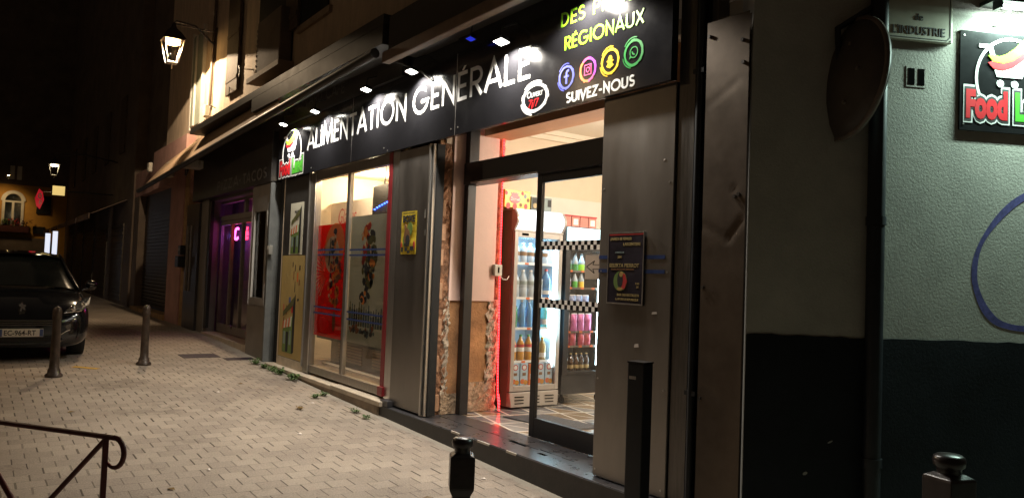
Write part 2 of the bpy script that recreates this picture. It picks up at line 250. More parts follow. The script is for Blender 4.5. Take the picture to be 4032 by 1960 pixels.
    def each(s, name, mats, parent=None, bevel=0.):  # one object per connected piece
        par = list(range(len(s.v)))
        def fi(a):
            while par[a] != a: par[a] = par[par[a]]; a = par[a]
            return a
        for f in s.f:
            for k in f[1:]: par[fi(k)] = fi(f[0])
        gr = {}
        for k, f in enumerate(s.f): gr.setdefault(fi(f[0]), []).append(k)
        out = []
        for fs in gr.values():
            used = sorted({v for k in fs for v in s.f[k]}); ix = {v: i for i, v in enumerate(used)}; q = MB()
            q.v = [s.v[v] for v in used]; q.f = [[ix[v] for v in s.f[k]] for k in fs]; q.mi = [s.mi[k] for k in fs]; q.smooth = [s.smooth[k] for k in fs]; out.append(q.build(name, mats, parent, bevel))
        return out
def world_of(o):
    m = o.matrix_basis.copy()
    return (world_of(o.parent) @ o.matrix_parent_inverse @ m) if o.parent else m
def adopt(o, p):
    if p is not None:
        o.parent = p; o.matrix_parent_inverse = world_of(p).inverted()
def tag(o, label=None, cat=None, group=None, kind=None):
    if label: o['label'] = label
    if cat: o['category'] = cat
    if group: o['group'] = group
    if kind: o['kind'] = kind
    return o
def thing(name, label, cat, loc=(0, 0, 0), group=None):
    o = bpy.data.objects.new(name, None); col.objects.link(o); o.location = loc; o.empty_display_size = .1
    return tag(o, label, cat, group)
def kids(o): return [c for c in bpy.data.objects if c.parent is o]
def copy_tree(o, parent=None):
    c = o.copy(); col.objects.link(c)
    if parent: c.parent = parent
    for ch in kids(o): copy_tree(ch, c)
    return c
def frame(x, y, ang, z=0): return Matrix.Translation((x, y, z)) @ Matrix.Rotation(ang, 4, 'Z')
def text(name, s, size, mtx, m, parent, ext=.0015, off=0., align='LEFT', sx=1., shear=0.):
    """letters standing in the local xz plane, facing local -y; mtx places them"""
    cu = bpy.data.curves.new(name, 'FONT'); cu.body = s; cu.size = size; cu.extrude = ext; cu.offset = off; cu.align_x = align; cu.shear = shear; cu.resolution_u = 3
    t = bpy.data.objects.new(name, cu); col.objects.link(t); dg = bpy.context.evaluated_depsgraph_get(); dg.update()
    me = bpy.data.meshes.new_from_object(t.evaluated_get(dg)); bpy.data.objects.remove(t); bpy.data.curves.remove(cu)
    me.name = name; me.transform(mtx @ Matrix.Rotation(R(90), 4, 'X') @ Matrix.Diagonal((sx, 1, 1, 1)))
    me.materials.clear(); me.materials.append(MC[m])
    o = bpy.data.objects.new(name, me); col.objects.link(o); adopt(o, parent); return o
T = Matrix.Translation
# stroke lettering -------------------------------------------------------------------
def arcpts(cx, cy, rx, ry, a0, a1, n=14): return [(cx + rx * math.cos(R(a0 + (a1 - a0) * i / n)), cy + ry * math.sin(R(a0 + (a1 - a0) * i / n))) for i in range(n + 1)]
GL = {'A': (.62, [[(0, 0), (.31, 1), (.62, 0)], [(.12, .3), (.5, .3)]]), 'L': (.36, [[(.03, 1), (.03, .05), (.36, .05)]]), 'I': (.1, [[(.05, 0), (.05, 1)]]),
      'M': (.78, [[(.03, 0), (.1, 1), (.39, .12), (.68, 1), (.75, 0)]]), 'E': (.4, [[(.4, .95), (.05, .95), (.05, .05), (.4, .05)], [(.05, .5), (.36, .5)]]),
      'N': (.58, [[(.05, 0), (.05, .95), (.53, .05), (.53, 1)]]), 'T': (.5, [[(0, .95), (.5, .95)], [(.25, 0), (.25, .95)]]), 'O': (.86, [arcpts(.43, .5, .38, .47, 0, 360, 26)]),
      'G': (.82, [arcpts(.42, .5, .37, .47, 48, 330, 22) + [(.78, .45), (.45, .45)]]), 'R': (.5, [[(.05, 0), (.05, .95), (.24, .95)] + arcpts(.26, .7, .2, .25, 90, -90, 10) + [(.05, .45)], [(.22, .45), (.48, 0)]]),
      'U': (.56, [[(.05, 1), (.05, .3)] + arcpts(.28, .3, .23, .26, 180, 360, 12) + [(.51, 1)]]), 'X': (.54, [[(.02, 0), (.52, 1)], [(.02, 1), (.52, 0)]]), 'V': (.56, [[(.0, 1), (.28, 0), (.56, 1)]]), 'Z': (.5, [[(.02, .95), (.48, .95), (.02, .05), (.48, .05)]]),
      'S': (.46, [arcpts(.23, .73, .17, .22, 35, 250, 10) + arcpts(.23, .27, .19, .22, 70, -145, 10)]), 'D': (.56, [[(.05, 0), (.05, .95), (.2, .95)] + arcpts(.2, .5, .3, .45, 80, -80, 12) + [(.05, .05)]]), 'P': (.46, [[(.05, 0), (.05, .95), (.22, .95)] + arcpts(.22, .7, .2, .25, 80, -90, 10) + [(.05, .45)]]), '-': (.36, [[(.04, .45), (.32, .45)]]), ' ': (.3, []),
      'B': (.46, [[(.05, 0), (.05, .95), (.22, .95)] + arcpts(.22, .73, .16, .22, 80, -90, 8) + [(.05, .51)], arcpts(.22, .27, .2, .23, 90, -90, 8) + [(.05, .04)]]), 'C': (.7, [arcpts(.42, .5, .37, .47, 48, 312, 20)]), 'F': (.38, [[(.38, .95), (.05, .95), (.05, 0)], [(.05, .5), (.34, .5)]])}
def stroke_text(mb, s, x0, z0, Hh, width, th, y0, y1, gap=.12, slant=0.):
    tot = 0
    for ch in s:
        if ch == "'": continue
        tot += GL[ch][0] + gap
    tot -= gap; sx = width / tot; x = x0; k = 0
    for i, ch in enumerate(s):
        if ch == "'":  # acute accent on the previous letter
            cx = x - (gap + .2) * sx; mb.prism([(cx - .03 * sx, z0 + Hh * 1.05), (cx + .04 * sx, z0 + Hh * 1.05), (cx + .13 * sx, z0 + Hh * 1.19), (cx + .05 * sx, z0 + Hh * 1.19)], y0, y1); continue
        wd, sts = GL[ch]
        for st in sts:
            P = [(x + px * sx + slant * pz * Hh, z0 + pz * Hh) for px, pz in st]; closed = P[0] == P[-1] or (Vector(P[0]) - Vector(P[-1])).length < 1e-6
            n = len(P); Lp = []; Rp = []
            for a in range(n):
                p = Vector(P[a]); d1 = (p - Vector(P[a - 1])).normalized() if a > 0 else None; d2 = (Vector(P[a + 1]) - p).normalized() if a < n - 1 else None
                if closed and a in (0, n - 1): d1 = (Vector(P[-1]) - Vector(P[-2])).normalized(); d2 = (Vector(P[1]) - Vector(P[0])).normalized()
                d1 = d1 or d2; d2 = d2 or d1; n1 = Vector((-d1.y, d1.x)); n2 = Vector((-d2.y, d2.x)); mm = n1 + n2
                if mm.length < .2: mm = n1
                mm.normalize(); ln = th / 2 / max(.35, mm.dot(n1)); Lp.append(p + mm * ln); Rp.append(p - mm * ln)
            yo = y0 - .0003 * (k % 3); k += 1
            for a in range(n - 1): mb.prism([tuple(Rp[a]), tuple(Rp[a + 1]), tuple(Lp[a + 1]), tuple(Lp[a])], yo, y1)
        x += (wd + gap) * sx
    return mb
def gz(x):  # height of the pavement along the street
    return -.147 - .028 * x if x > -16 else .301 + .008 * (-16 - x)
# ================================================================== SETTING
mb = MB(); xs = [14, 8, 4] + [2 - .5 * i for i in range(37)] + [-20, -26, -34, -46, -60, -90]; ys = [-16, -10, -6, -3, -1.5, -.6, 0, .6]
vs = [(x, y, gz(x)) for x in xs for y in ys]; n = len(ys)
mb.add(vs, [(i * n + j, i * n + j + 1, (i + 1) * n + j + 1, (i + 1) * n + j) for i in range(len(xs) - 1) for j in range(n - 1)])
# ground beyond the corner, behind the chamfer
mb.quad((-2.4, .6, gz(-2.4)), (14, .6, gz(14)), (14, 16, gz(14)), (-2.4, 16, gz(-2.4)))
tag(mb.build('pavement', 'pavers'), kind='structure')

# ------------------------------------------------------------------ the corner building with the shop in its ground floor
bd = thing('corner_building', 'corner building with a food shop behind stainless steel pillars in its ground floor', 'building', (-7.5, 0, .1))
b = MB(); b.box(-21.6, -2.96, .2, .5, 4.3, 12); b.box(-12.0, -6.97, .2, .5, 3.0, 4.3); b.build('upper_wall', 'facade_upper', bd)
# shutters and windows of the first floor
def shutter(x0, x1, z0, z1, m, y=.12):
    b = MB(); b.box(x0, x1, y, y + .05, z0, z1)
    for i in range(3): b.box(x0 + .02, x1 - .02, y - .012, y, z0 + (z1 - z0) * (.1 + .37 * i), z0 + (z1 - z0) * (.1 + .37 * i) + .07)
    return b.build('shutter', m, bd)
shutter(-15.7, -14.9, 5.0, 7.4, 'old_wood')
MB().box(-13.85, -12.0, .185, .198, 4.95, 7.0).build('window_recess', 'dark_gap', bd)
b = MB(); b.box(-18.75, -18.45, .14, .2, 4.82, 6.9); b.box(-18.42, -17.85, .16, .2, 4.82, 6.9); b.build('shutter', 'shutter_grey', bd)
b = MB(); b.box(-18.85, -18.76, .13, .2, 4.75, 7); b.box(-17.84, -17.75, .13, .2, 4.75, 7); b.box(-18.445, -18.425, .12, .2, 4.82, 6.9); b.build('window_frame', 'white_frame', bd)
for x0 in (-11.6, -8.6, -5.6):
    wf = MB().box(x0 - .12, x0 + 1.22, .15, .2, 5.3, 5.4).build('window_sill', 'facade_trim', bd)
    MB().box(x0, x0 + 1.1, .17, .198, 5.4, 7.2).build('window_recess', 'dark_gap', bd)
    shutter(x0 - .6, x0 - .03, 5.4, 7.2, 'old_wood')
# chamfered corner and side wall
R1A = math.atan2(.779, .627); R2A = math.atan2(.897, .442); CX, CY = -2.519, .548
F1 = frame(-2.96, 0, R1A); F2 = frame(CX, CY, R2A)
b = MB(F1); b.box(0, .7045, 0, .3, 0, 9.5); b.build('chamfer_wall', 'render_beige', bd)
b = MB(F2); b.box(0, 7, 0, .3, 0, 9.5); b.build('side_wall', 'render_beige', bd)
def wavy(b, u0, u1, n):
    rw = random.Random(n); P = [(u0 + (u1 - u0) * i / n, 1.335 + rw.uniform(-.005, .005)) for i in range(n + 1)]
    for (a, z0), (c, z1) in zip(P, P[1:]): b.hexa([(a, -.006, -.2), (c, -.006, -.2), (c, 0, -.2), (a, 0, -.2)], [(a, -.006, z0), (c, -.006, z1), (c, 0, z1), (a, 0, z0)])
b = MB(F1); wavy(b, 0, .704, 14); b.m = F2; wavy(b, .003, 7, 90); b.build('plinth', 'plinth_navy', bd)
b = MB(F1)
for u, z, w_, h in ((.36, .53, .03, .018), (.5, .72, .035, .01)): b.disc(u, z, w_ * .5, h * .5, -.0075, -.0062, 7, .5)
b.each('paint_chip', 'ac_metal', bd)
b = MB(F2); b.box(.222, .355, -.003, 0, 2.852, 2.978); v = b.build('wall_vent', 'render_beige', bd)
b = MB(F2)
for u in (.235, .3): b.box(u, u + .042, -.0045, -.002, 2.865, 2.965)
b.each('vent_slot', 'slot_black', v)
# a spray painted loop on the side wall
b = MB(F2); P = spline([(1.5, 2.26), (1.2, 2.27), (1.04, 2.23), (.9, 2.13), (.78, 1.99), (.715, 1.86), (.7, 1.72), (.735, 1.6), (.8, 1.5), (.9, 1.44), (1.1, 1.42), (1.5, 1.46)], 6)
vs = []
for i, (x, z) in enumerate(P):
    a, c = Vector(P[max(0, i - 1)]), Vector(P[min(len(P) - 1, i + 1)]); d = (c - a).normalized(); wv = .02 + .004 * math.sin(i * .17) + .002 * math.sin(i * .43)
    vs += [(x - d.y * wv, -.0012, z + d.x * wv), (x + d.y * wv, -.0012, z - d.x * wv)]
b.add(vs, [(2 * i, 2 * i + 1, 2 * i + 3, 2 * i + 2) for i in range(len(P) - 1)], True)
b.build('graffiti_line', 'graffiti', bd)
# dented metal cladding strip right of the shop, with a dark channel beside it
b = MB(); nx, nzz = 14, 120; vs = []
def dent(x, z):
    y = -.012
    for (ax, az, bx, bz, dep, wd) in ((-3.29, 2.75, -3.06, 2.87, .0025, .014), (-3.31, 1.99, -3.1, 1.9, .004, .02), (-3.1, 1.9, -3.0, 2.02, .006, .016), (-3.08, 2.2, -3.04, 2.22, .004, .012)):
        d = Vector((bx - ax, bz - az)); t = max(0, min(1, (Vector((x - ax, z - az)).dot(d)) / d.length_squared)); q = Vector((ax, az)) + d * t
        y += dep * math.exp(-((x - q.x) ** 2 + (z - q.y) ** 2) / wd ** 2)
    return y
for j in range(nzz + 1):
    for i in range(nx + 1):
        x = -3.31 + .33 * i / nx; z = -.05 + 3.34 * j / nzz; vs.append((x, dent(x, z), z))
b.add(vs, [(j * (nx + 1) + i, j * (nx + 1) + i + 1, (j + 1) * (nx + 1) + i + 1, (j + 1) * (nx + 1) + i) for j in range(nzz) for i in range(nx)], True)
b.box(-3.31, -2.98, .03, .2, -.05, 3.29); b.build('dented_cladding', 'steel_dent', bd)
b = MB()
for x, z in ((-3.29, 3.2), (-3.03, 3.12), (-3.02, 2.98), (-3.06, 2.16), (-3.03, 2.17), (-3.29, 1.6), (-3.29, .9)): b.disc(x, z, .012, .012, -.022, -.012, 10)
b.each('screw_head', 'alu_dark', bd)
b = MB(); b.box(-3.59, -3.45, .045, .2, -.05, 3.6); b.box(-3.36, -3.312, .09, .2, -.05, 3.6); b.build('channel_profile', 'alu_dark', bd)
b = MB(); b.box(-3.45, -3.36, .1, .2, -.05, 3.9); b.build('channel_back', 'dark_gap', bd)
b = MB(); b.tube([(-3.415, .05, -.05), (-3.415, .05, 3.9)], .026, 12); b.box(-3.46, -3.37, .03, .1, .9, .93); b.box(-3.46, -3.37, .03, .1, 3.0, 3.03); b.build('conduit', 'pipe_black', bd)
# steel pillars
b = MB(); b.box(-7.65, -6.95, 0, .14, .2, 2.96); p1 = b.build('steel_pillar', 'steel', bd, .006)
b = MB(); b.box(-4.33, -3.6, .03, .3, .19, 2.98); p2 = b.build('steel_pillar', 'steel', bd, .006)
b = MB()
for x in (-4.3, -3.64):
    for z in (.24, .9, 1.69, 2.3): b.disc(x, z, .007, .007, .026, .03, 8)
b.each('rivet', 'alu', p2)
b = MB()
for x, z, w_, h in ((-3.77, 1.4, .05, .02), (-3.93, 1.16, .045, .03), (-3.7, 2.45, .015, .015)): b.prism([(x, z), (x + w_, z + .006), (x + w_ * .9, z + h), (x + w_ * .1, z + h * .8)], .0275, .0302)
b.each('sticker_residue', 'paper_white', p2)
b = MB()
for x, z, w_, h in ((-7.02, 2.2, .03, .1), (-7.0, 2.02, .02, .07)): b.prism([(x, z), (x + w_, z + .006), (x + w_ * .9, z + h), (x + w_ * .1, z + h * .8)], -.0025, .0005)
b.each('sticker_residue', 'ac_metal', p1)
# profiles at the right edge of the left pillar
b = MB(); b.box(-6.945, -6.925, -.015, .12, .19, 2.96); b.box(-6.905, -6.885, .01, .12, .19, 2.96); b.each('edge_profile', 'alu', bd)
b = MB(); b.box(-6.9245, -6.9055, .03, .12, .19, 2.96); b.box(-6.884, -6.87, .04, .13, .19, 2.96); b.each('edge_profile', 'dark_gap', bd)
# wall end beside the door: rough brick edge, stone, plaster, painted panel
def rough(b, x, y0, y1, z0, z1, ny, nz_, amp, seed):
    rr = random.Random(seed); vs = []
    for j in range(nz_ + 1):
        for i in range(ny + 1):
            vs.append((x + rr.uniform(-amp, amp), y0 + (y1 - y0) * i / ny + (rr.uniform(-amp, amp) * .6 if 0 < i < ny else rr.uniform(-amp, amp)), z0 + (z1 - z0) * j / nz_))
    b.add(vs, [(j * (ny + 1) + i, j * (ny + 1) + i + 1, (j + 1) * (ny + 1) + i + 1, (j + 1) * (ny + 1) + i) for j in range(nz_) for i in range(ny)])
b = MB(); b.box(-7.62, -6.99, .14, .93, .1, 3.9); b.build('wall_end', 'raw_plaster', bd)
b = MB(); rough(b, -6.965, .13, .28, .18, 3.0, 5, 70, .014, 3); b.build('brick_edge', 'rough_brick', bd)
b = MB()
for z in (.22, .62, 1.0, 1.37, 1.72, 1.98, 2.23): b.box(-6.975, -6.948, .165 + .01 * math.sin(z * 9), .21 + .01 * math.sin(z * 7), z, z + .17)
b.each('brick_piece', 'brick_piece', bd, .006)
b = MB(); rough(b, -6.962, .24, .31, .36, 1.4, 4, 34, .016, 5); rough(b, -6.965, .78, .93, .18, 1.38, 5, 30, .02, 8); b.build('broken_mortar', 'mortar', bd)
b = MB(); rough(b, -6.95, .235, .44, .185, .39, 8, 8, .006, 9); b.box(-6.99, -6.958, .235, .44, .185, .39); b.build('stone_block', 'rubble_stone', bd)
b = MB(); rough(b, -6.965, .5, .92, .185, .5, 10, 8, .009, 12); b.build('stone_block', 'rubble_stone', bd)
b = MB(); rough(b, -6.972, .29, .8, .38, 1.37, 8, 12, .003, 14); b.build('bare_plaster', 'raw_plaster', bd)
b = MB(); b.box(-6.99, -6.95, .285, .855, 1.36, 3.9); b.build('painted_panel', 'pink_paint', bd, .004)
b = MB(); rough(b, -6.968, .855, .935, 1.36, 3.6, 3, 60, .008, 21); b.build('ragged_edge', 'rough_brick', bd)
# entrance: header, posts, sliding door
dr = MB(); dr.box(-6.93, -3.9, .4, .56, 2.58, 2.805); dr.build('door_header', 'black_frame', bd, .004)
b = MB(); b.box(-6.77, -5.62, .385, .4, 2.582, 2.6); b.build('header_rail', 'alu', bd)
b = MB(); b.box(-6.945, -6.865, .42, .52, .18, 2.58); b.box(-6.945, -6.86, .42, .54, 2.805, 3.9); b.build('door_post', 'black_frame', bd, .004)
sd = MB(); sd.box(-5.69, -5.62, .445, .485, .185, 2.58); sd.box(-5.62, -4.1, .447, .483, .185, .36); sd.box(-5.62, -4.1, .447, .483, 2.5, 2.578); sdo = sd.build('sliding_door', 'black_frame', bd, .003)
b = MB(); b.box(-5.62, -4.1, .462, .468, .36, 2.5); b.build('door_pane', 'pane', sdo)
b = MB(); b.box(-5.61, -4.3, .458, .4605, 1.88, 1.96); b.box(-5.61, -4.3, .458, .4605, 1.36, 1.44); b.each('checker_strip', 'checker_tape', sdo)
b = MB(); b.box(-6.86, -4.2, .47, .476, 2.805, 3.3); b.build('transom_pane', 'pane', bd)
# doorstep and sill
b = MB(); b.box(-7.74, -3.6, -.06, .46, .0, .18); b.box(-7.74, -7.56, -.065, .1, .181, .245); o = b.build('doorstep', ['step_tile', 'step_front'], bd, .006)
b = MB(); b.box(-7.745, -3.6, -.068, -.0605, -.2, .172); b.build('step_riser', 'step_front', bd)
b = MB()
for x0, x1, y0 in ((-6.2, -6.06, -.071), (-5.75, -5.56, -.071), (-5.3, -5.16, -.071)): b.box(x0, x1, y0, -.06, .163, .1815)
b.each('chipped_edge', 'chip', bd)
b = MB()
for i in range(14): x = -6.9 + i * .155; b.box(x, x + .15, .2 + .01 * math.sin(i * 2.3), .209 + .012 * math.sin(i * 2.3 + .6), .178, .1808)
b.box(-5.6, -5.35, .16, .2, .178, .1806); b.box(-5.1, -5.0, .1, .14, .178, .1806); b.build('step_crack', 'slot_black', bd)
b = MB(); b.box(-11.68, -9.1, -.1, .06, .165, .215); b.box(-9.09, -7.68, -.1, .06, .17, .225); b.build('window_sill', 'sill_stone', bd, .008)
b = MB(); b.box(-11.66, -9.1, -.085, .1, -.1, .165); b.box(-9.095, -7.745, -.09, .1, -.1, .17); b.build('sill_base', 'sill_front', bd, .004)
# side panel left of the window, window
b = MB(); b.box(-11.5, -10.42, .03, .12, .3, 3.0); b.build('side_panel', 'alu_dark', bd)
b = MB(); b.box(-11.5, -10.4, .02, .12, .216, .34); b.build('panel_skirting', 'sill_stone', bd)
wn = MB(); wn.box(-10.4, -10.16, .012, .09, .23, 2.98); wn.box(-10.16, -7.8, .02, .09, .25, .345); wn.box(-10.16, -7.8, .02, .09, 2.86, 2.98); wn.box(-9.125, -9.06, .03, .075, .345, 2.86); wno = wn.build('shop_window', 'alu_bronze', bd, .003)
b = MB(); b.box(-10.42, -10.39, -.004, .06, .3, 2.98); b.box(-10.18, -10.165, 0, .011, .25, 2.95); b.box(-9.057, -9.045, .028, .075, .345, 2.86); b.each('frame_edge', 'alu', wno)
b = MB(); b.box(-9.16, -9.127, .04, .075, .345, 2.86); b.build('frame_shadow_gap', 'alu_dark', wno)
b = MB(); b.box(-10.16, -9.2, .05, .056, .345, 2.86); b.build('pane', 'pane', wno); b = MB(); b.box(-9.035, -7.93, .05, .056, .345, 2.86); b.build('pane', 'pane', wno)
b = MB(); b.box(-7.915, -7.825, .005, .06, .36, 2.98); b.box(-7.925, -7.8, -.02, .06, .26, .36); b.build('red_rail_cover', 'rail_red', wno, .003)
b = MB(); b.box(-7.82, -7.65, .01, .1, .24, 2.98); b.build('frame_post', 'alu', wno)
b = MB()
for x0, x1, z0 in ((-10.1, -9.22, 1.895), (-10.1, -9.22, 1.83), (-9.02, -7.95, 1.885), (-9.02, -7.95, 1.82), (-10.15, -9.22, 1.13), (-10.15, -9.22, 1.05), (-9.02, -7.95, 1.12), (-9.02, -7.95, 1.03)): b.box(x0, x1, .046, .0485, z0, z0 + .02)
b.each('blue_tape', 'tape_blue', wno)
b = MB(); b.box(-4.328, -3.66, .0265, .0285, 1.78, 1.806); b.box(-4.328, -3.66, .0265, .0285, 1.68, 1.706); b.each('blue_tape', 'tape_blue', p2)
# interior shell
b = MB(); b.box(-7.7, -2.7, .46, 5.2, .0, .178); b.build('shop_floor', 'shop_tiles', bd)
b = MB(); b.box(-7.85, -7.65, .93, 5.0, .1, 2.66); b.box(-7.85, -2.9, 5.0, 5.2, .1, 3.6); b.each('shop_wall', 'white_wall', bd)
b = MB(); b.box(-7.85, -7.72, .93, 5.0, 2.661, 3.6); b.box(-3.1, -2.95, .8, 4.99, .1, 3.6); b.each('shop_wall', 'cream_wall', bd)
b = MB(); b.box(-7.72, -7.66, .94, 5, 3.38, 3.44); b.box(-7.72, -7.62, .94, 5, 3.441, 3.5); b.build('cornice', 'ceiling_cream', bd)
b = MB(); b.box(-7.72, -2.9, .5, 5.1, 3.5, 3.62); b.build('shop_ceiling', 'ceiling_cream', bd)
b = MB(); b.box(-6.9, -3.1, .62, .95, 3.12, 3.49); b.build('ceiling_beam', 'orange_beam', bd)
b = MB(); b.box(-11.6, -7.86, 2.2, 2.35, .1, 3.2); b.box(-11.75, -11.6, .1, 2.35, .1, 3.2); b.box(-7.7, -7.62, .14, .925, .1, 3.6); b.build('display_wall', 'cream_wall', bd)
b = MB(); b.box(-11.6, -7.86, .12, 2.3, 3.14, 3.3); b.box(-7.86, -7.705, .12, .92, 3.14, 3.3); b.build('display_ceiling', 'ceiling_cream', bd)
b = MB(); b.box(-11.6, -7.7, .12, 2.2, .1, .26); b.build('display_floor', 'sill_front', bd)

# posters pasted on the glass and the side panel
def blobs(b, rr, cx, cz, rx, rz, n, s0, s1, y, mats, dens=2.):
    for i in range(n):
        t = rr.uniform(0, 2 * math.pi); q = rr.random() ** .6; x = cx + rx * q * math.cos(t); z = cz + rz * q * math.sin(t)
        b.mat(rr.choice(mats)); s = rr.uniform(s0, s1); b.disc(x, z, s, s * rr.uniform(.6, 1.8), y - .0004 * (i % 7), y + .0002, 7, rr.uniform(0, 3))
    b.mat(0)
film('film_paper', (.75, .7, .66), .5); film('film_red', (.62, .03, .02), .55); film('film_frost', (.42, .44, .4), .6); film('film_cream', (.75, .55, .35), .6); film('film_brown', (.25, .1, .05), .4); film('film_orange', (.75, .25, .06), .5); film('film_olive', (.13, .12, .05), .4); film('film_dark', (.05, .05, .05), .3); film('film_redberry', (.5, .06, .04), .5); film('film_bottle', (.1, .14, .15), .4); film('film_glow', (.8, .3, .1), .6)
rr = random.Random(4)
p = thing('ice_cream_poster', 'red translucent poster of an ice cream sundae on the left window pane', 'poster', (-9.7, .07, .76))
MB().box(-10.15, -9.21, .064, .066, .76, 2.24).build('sheet', 'film_red', p)
b = MB(); b.disc(-9.55, 1.95, .33, .3, .0615, .0637, 20, .4); b.build('print', 'film_glow', p)
b = MB(); b.disc(-9.62, 1.84, .24, .24, .0600, .0612, 16); b.build('print', 'film_cream', p)
b = MB()
for i in range(16):
    t = R(100 + i * 9); b.prism([(-9.75 + .12 * math.cos(t), 1.6 + .1 * math.sin(t)), (-9.75 + .42 * math.cos(t - .02), 1.6 + .38 * math.sin(t - .02)), (-9.75 + .42 * math.cos(t + .025), 1.6 + .38 * math.sin(t + .025))], .0622 - .0003 * (i % 3), .0637)
b.build('print', 'film_cream', p)
b = MB(); blobs(b, rr, -9.5, 1.5, .2, .36, 70, .02, .05, .0585, [0, 1, 2, 3, 1, 4]); blobs(b, rr, -9.52, 2.0, .1, .17, 14, .02, .05, .0585, [4, 4, 2, 1])
b.mat(2); b.prism([(-9.72, 1.7), (-9.69, 1.7), (-9.66, 2.05), (-9.68, 2.06)], .056, .0575); b.mat(0); b.disc(-9.46, .98, .05, .13, .0575, .06); b.build('print', ['film_brown', 'film_orange', 'film_dark', 'film_redberry', 'film_cream'], p)
p = thing('frosted_poster', 'greyish frosted film printed with fruit and bottles on the right window pane', 'poster', (-8.5, .07, .76))
MB().box(-9.03, -7.94, .064, .066, .76, 2.31).build('sheet', 'film_frost', p)
b = MB(); blobs(b, rr, -8.55, 1.95, .15, .3, 34, .02, .05, .0622, [0, 0, 4, 3]); blobs(b, rr, -8.38, 1.9, .14, .26, 30, .03, .05, .06, [1, 1, 2]); blobs(b, rr, -8.46, 1.62, .17, .22, 36, .025, .05, .058, [1, 2, 2, 3]); blobs(b, rr, -8.55, 1.33, .14, .06, 8, .03, .05, .056, [0, 2, 3])
b.build('print', ['film_redberry', 'film_olive', 'film_dark', 'film_orange', 'film_cream'], p)
b = MB()
for i in range(15):
    x = -8.98 + i * .068; h = rr.uniform(.12, .24); b.mat(rr.choice([0, 0, 1, 2])); b.box(x, x + .045, .0605 + .0003 * (i % 3), .0635, .97, .97 + h); b.box(x + .014, x + .031, .0612, .0635, .97 + h, 1.04 + h)
b.mat(0); blobs(b, rr, -8.55, .93, .38, .05, 24, .02, .04, .059, [0, 2, 3]); b.build('print', ['film_bottle', 'film_olive', 'film_dark', 'film_brown'], p)
def shopfront_print(b, x, z, s):  # little drawing of a corner shop: roof, awning, door, windows
    y = .022
    b.mat(0); b.prism([(x, z), (x + .62 * s, z), (x + .62 * s, z + .75 * s), (x, z + .6 * s)], y, .025)
    b.mat(1); b.prism([(x - .02 * s, z + .72 * s), (x + .66 * s, z + 1.0 * s), (x + .66 * s, z + 1.16 * s), (x - .02 * s, z + .82 * s)], y - .001, .024)
    b.mat(2); b.prism([(x + .56 * s, z), (x + .68 * s, z + .03 * s), (x + .68 * s, z + 1.2 * s), (x + .56 * s, z + .95 * s)], y - .0015, .023)
    for i in range(6):
        b.mat(3 if i % 2 == 0 else 4); x0 = x + (.0 + .085 * i) * s; b.prism([(x0 - .03 * s, z + (.47 + .012 * i) * s), (x0 + .055 * s, z + (.48 + .012 * i) * s), (x0 + .085 * s, z + (.64 + .02 * i) * s), (x0, z + (.62 + .02 * i) * s)], y - .002, .023)
    for (u0, u1, v0, v1) in ((.05, .16, .17, .42), (.4, .5, .17, .45)): b.mat(5); b.box(x + u0 * s, x + u1 * s, y - .0015, .023, z + v0 * s, z + v1 * s)
    b.mat(2); b.box(x + .21 * s, x + .35 * s, y - .0015, .023, z + .02 * s, z + .42 * s); b.mat(0)
PM = ['ink_green', 'ink_olive', 'ink_black', 'ink_orange', 'poster_white', 'ink_bluegrey']
p = thing('tan_poster', 'tan printed poster with grocery pictures and a drawn shop, lower one on the side panel', 'poster', (-10.95, .03, .35))
MB().box(-11.47, -10.44, .025, .029, .35, 1.835).build('sheet', 'poster_paper', p)
b = MB(); shopfront_print(b, -11.3, .42, .72); b.build('print', PM, p)
b = MB()
for (x, z, w_, h, m) in ((-10.97, 1.0, .1, .17, 0), (-11.1, 1.14, .09, .09, 1), (-10.75, 1.18, .07, .04, 2), (-11.2, .96, .04, .15, 3), (-11.32, 1.02, .03, .1, 0), (-10.88, 1.3, .025, .16, 2), (-10.8, 1.45, .05, .14, 4), (-10.95, 1.48, .03, .13, 3), (-10.72, 1.4, .05, .09, 3), (-10.72, 1.62, .05, .07, 2), (-11.1, 1.55, .03, .12, 5), (-11.25, 1.52, .05, .05, 5), (-11.33, 1.42, .04, .05, 5), (-11.0, 1.66, .03, .08, 2), (-11.3, .85, .04, .08, 3), (-10.9, 1.6, .03, .1, 2)): b.mat(m); b.prism([(x, z), (x + w_, z + .01), (x + w_ * .9, z + h), (x + w_ * .1, z + h * .95)], .0235, .0248)
b.build('print', ['ink_red', 'ink_blue', 'ink_black', 'ink_brown', 'ink_orange', 'ink_gold'], p)
p = thing('white_poster', 'narrow white poster with a drawn shop above the tan one on the side panel', 'poster', (-10.95, .03, 1.84))
MB().box(-11.2, -10.66, .025, .029, 1.845, 2.6).build('sheet', 'poster_white', p)
b = MB(); shopfront_print(b, -11.13, 1.86, .58); b.build('print', PM, p)
text('lettering', 'MAISON', .075, T((-11.02, .0235, 2.44)), 'ink_black', p); text('lettering', '7/7', .085, T((-10.95, .0235, 2.34)), 'ink_black', p)
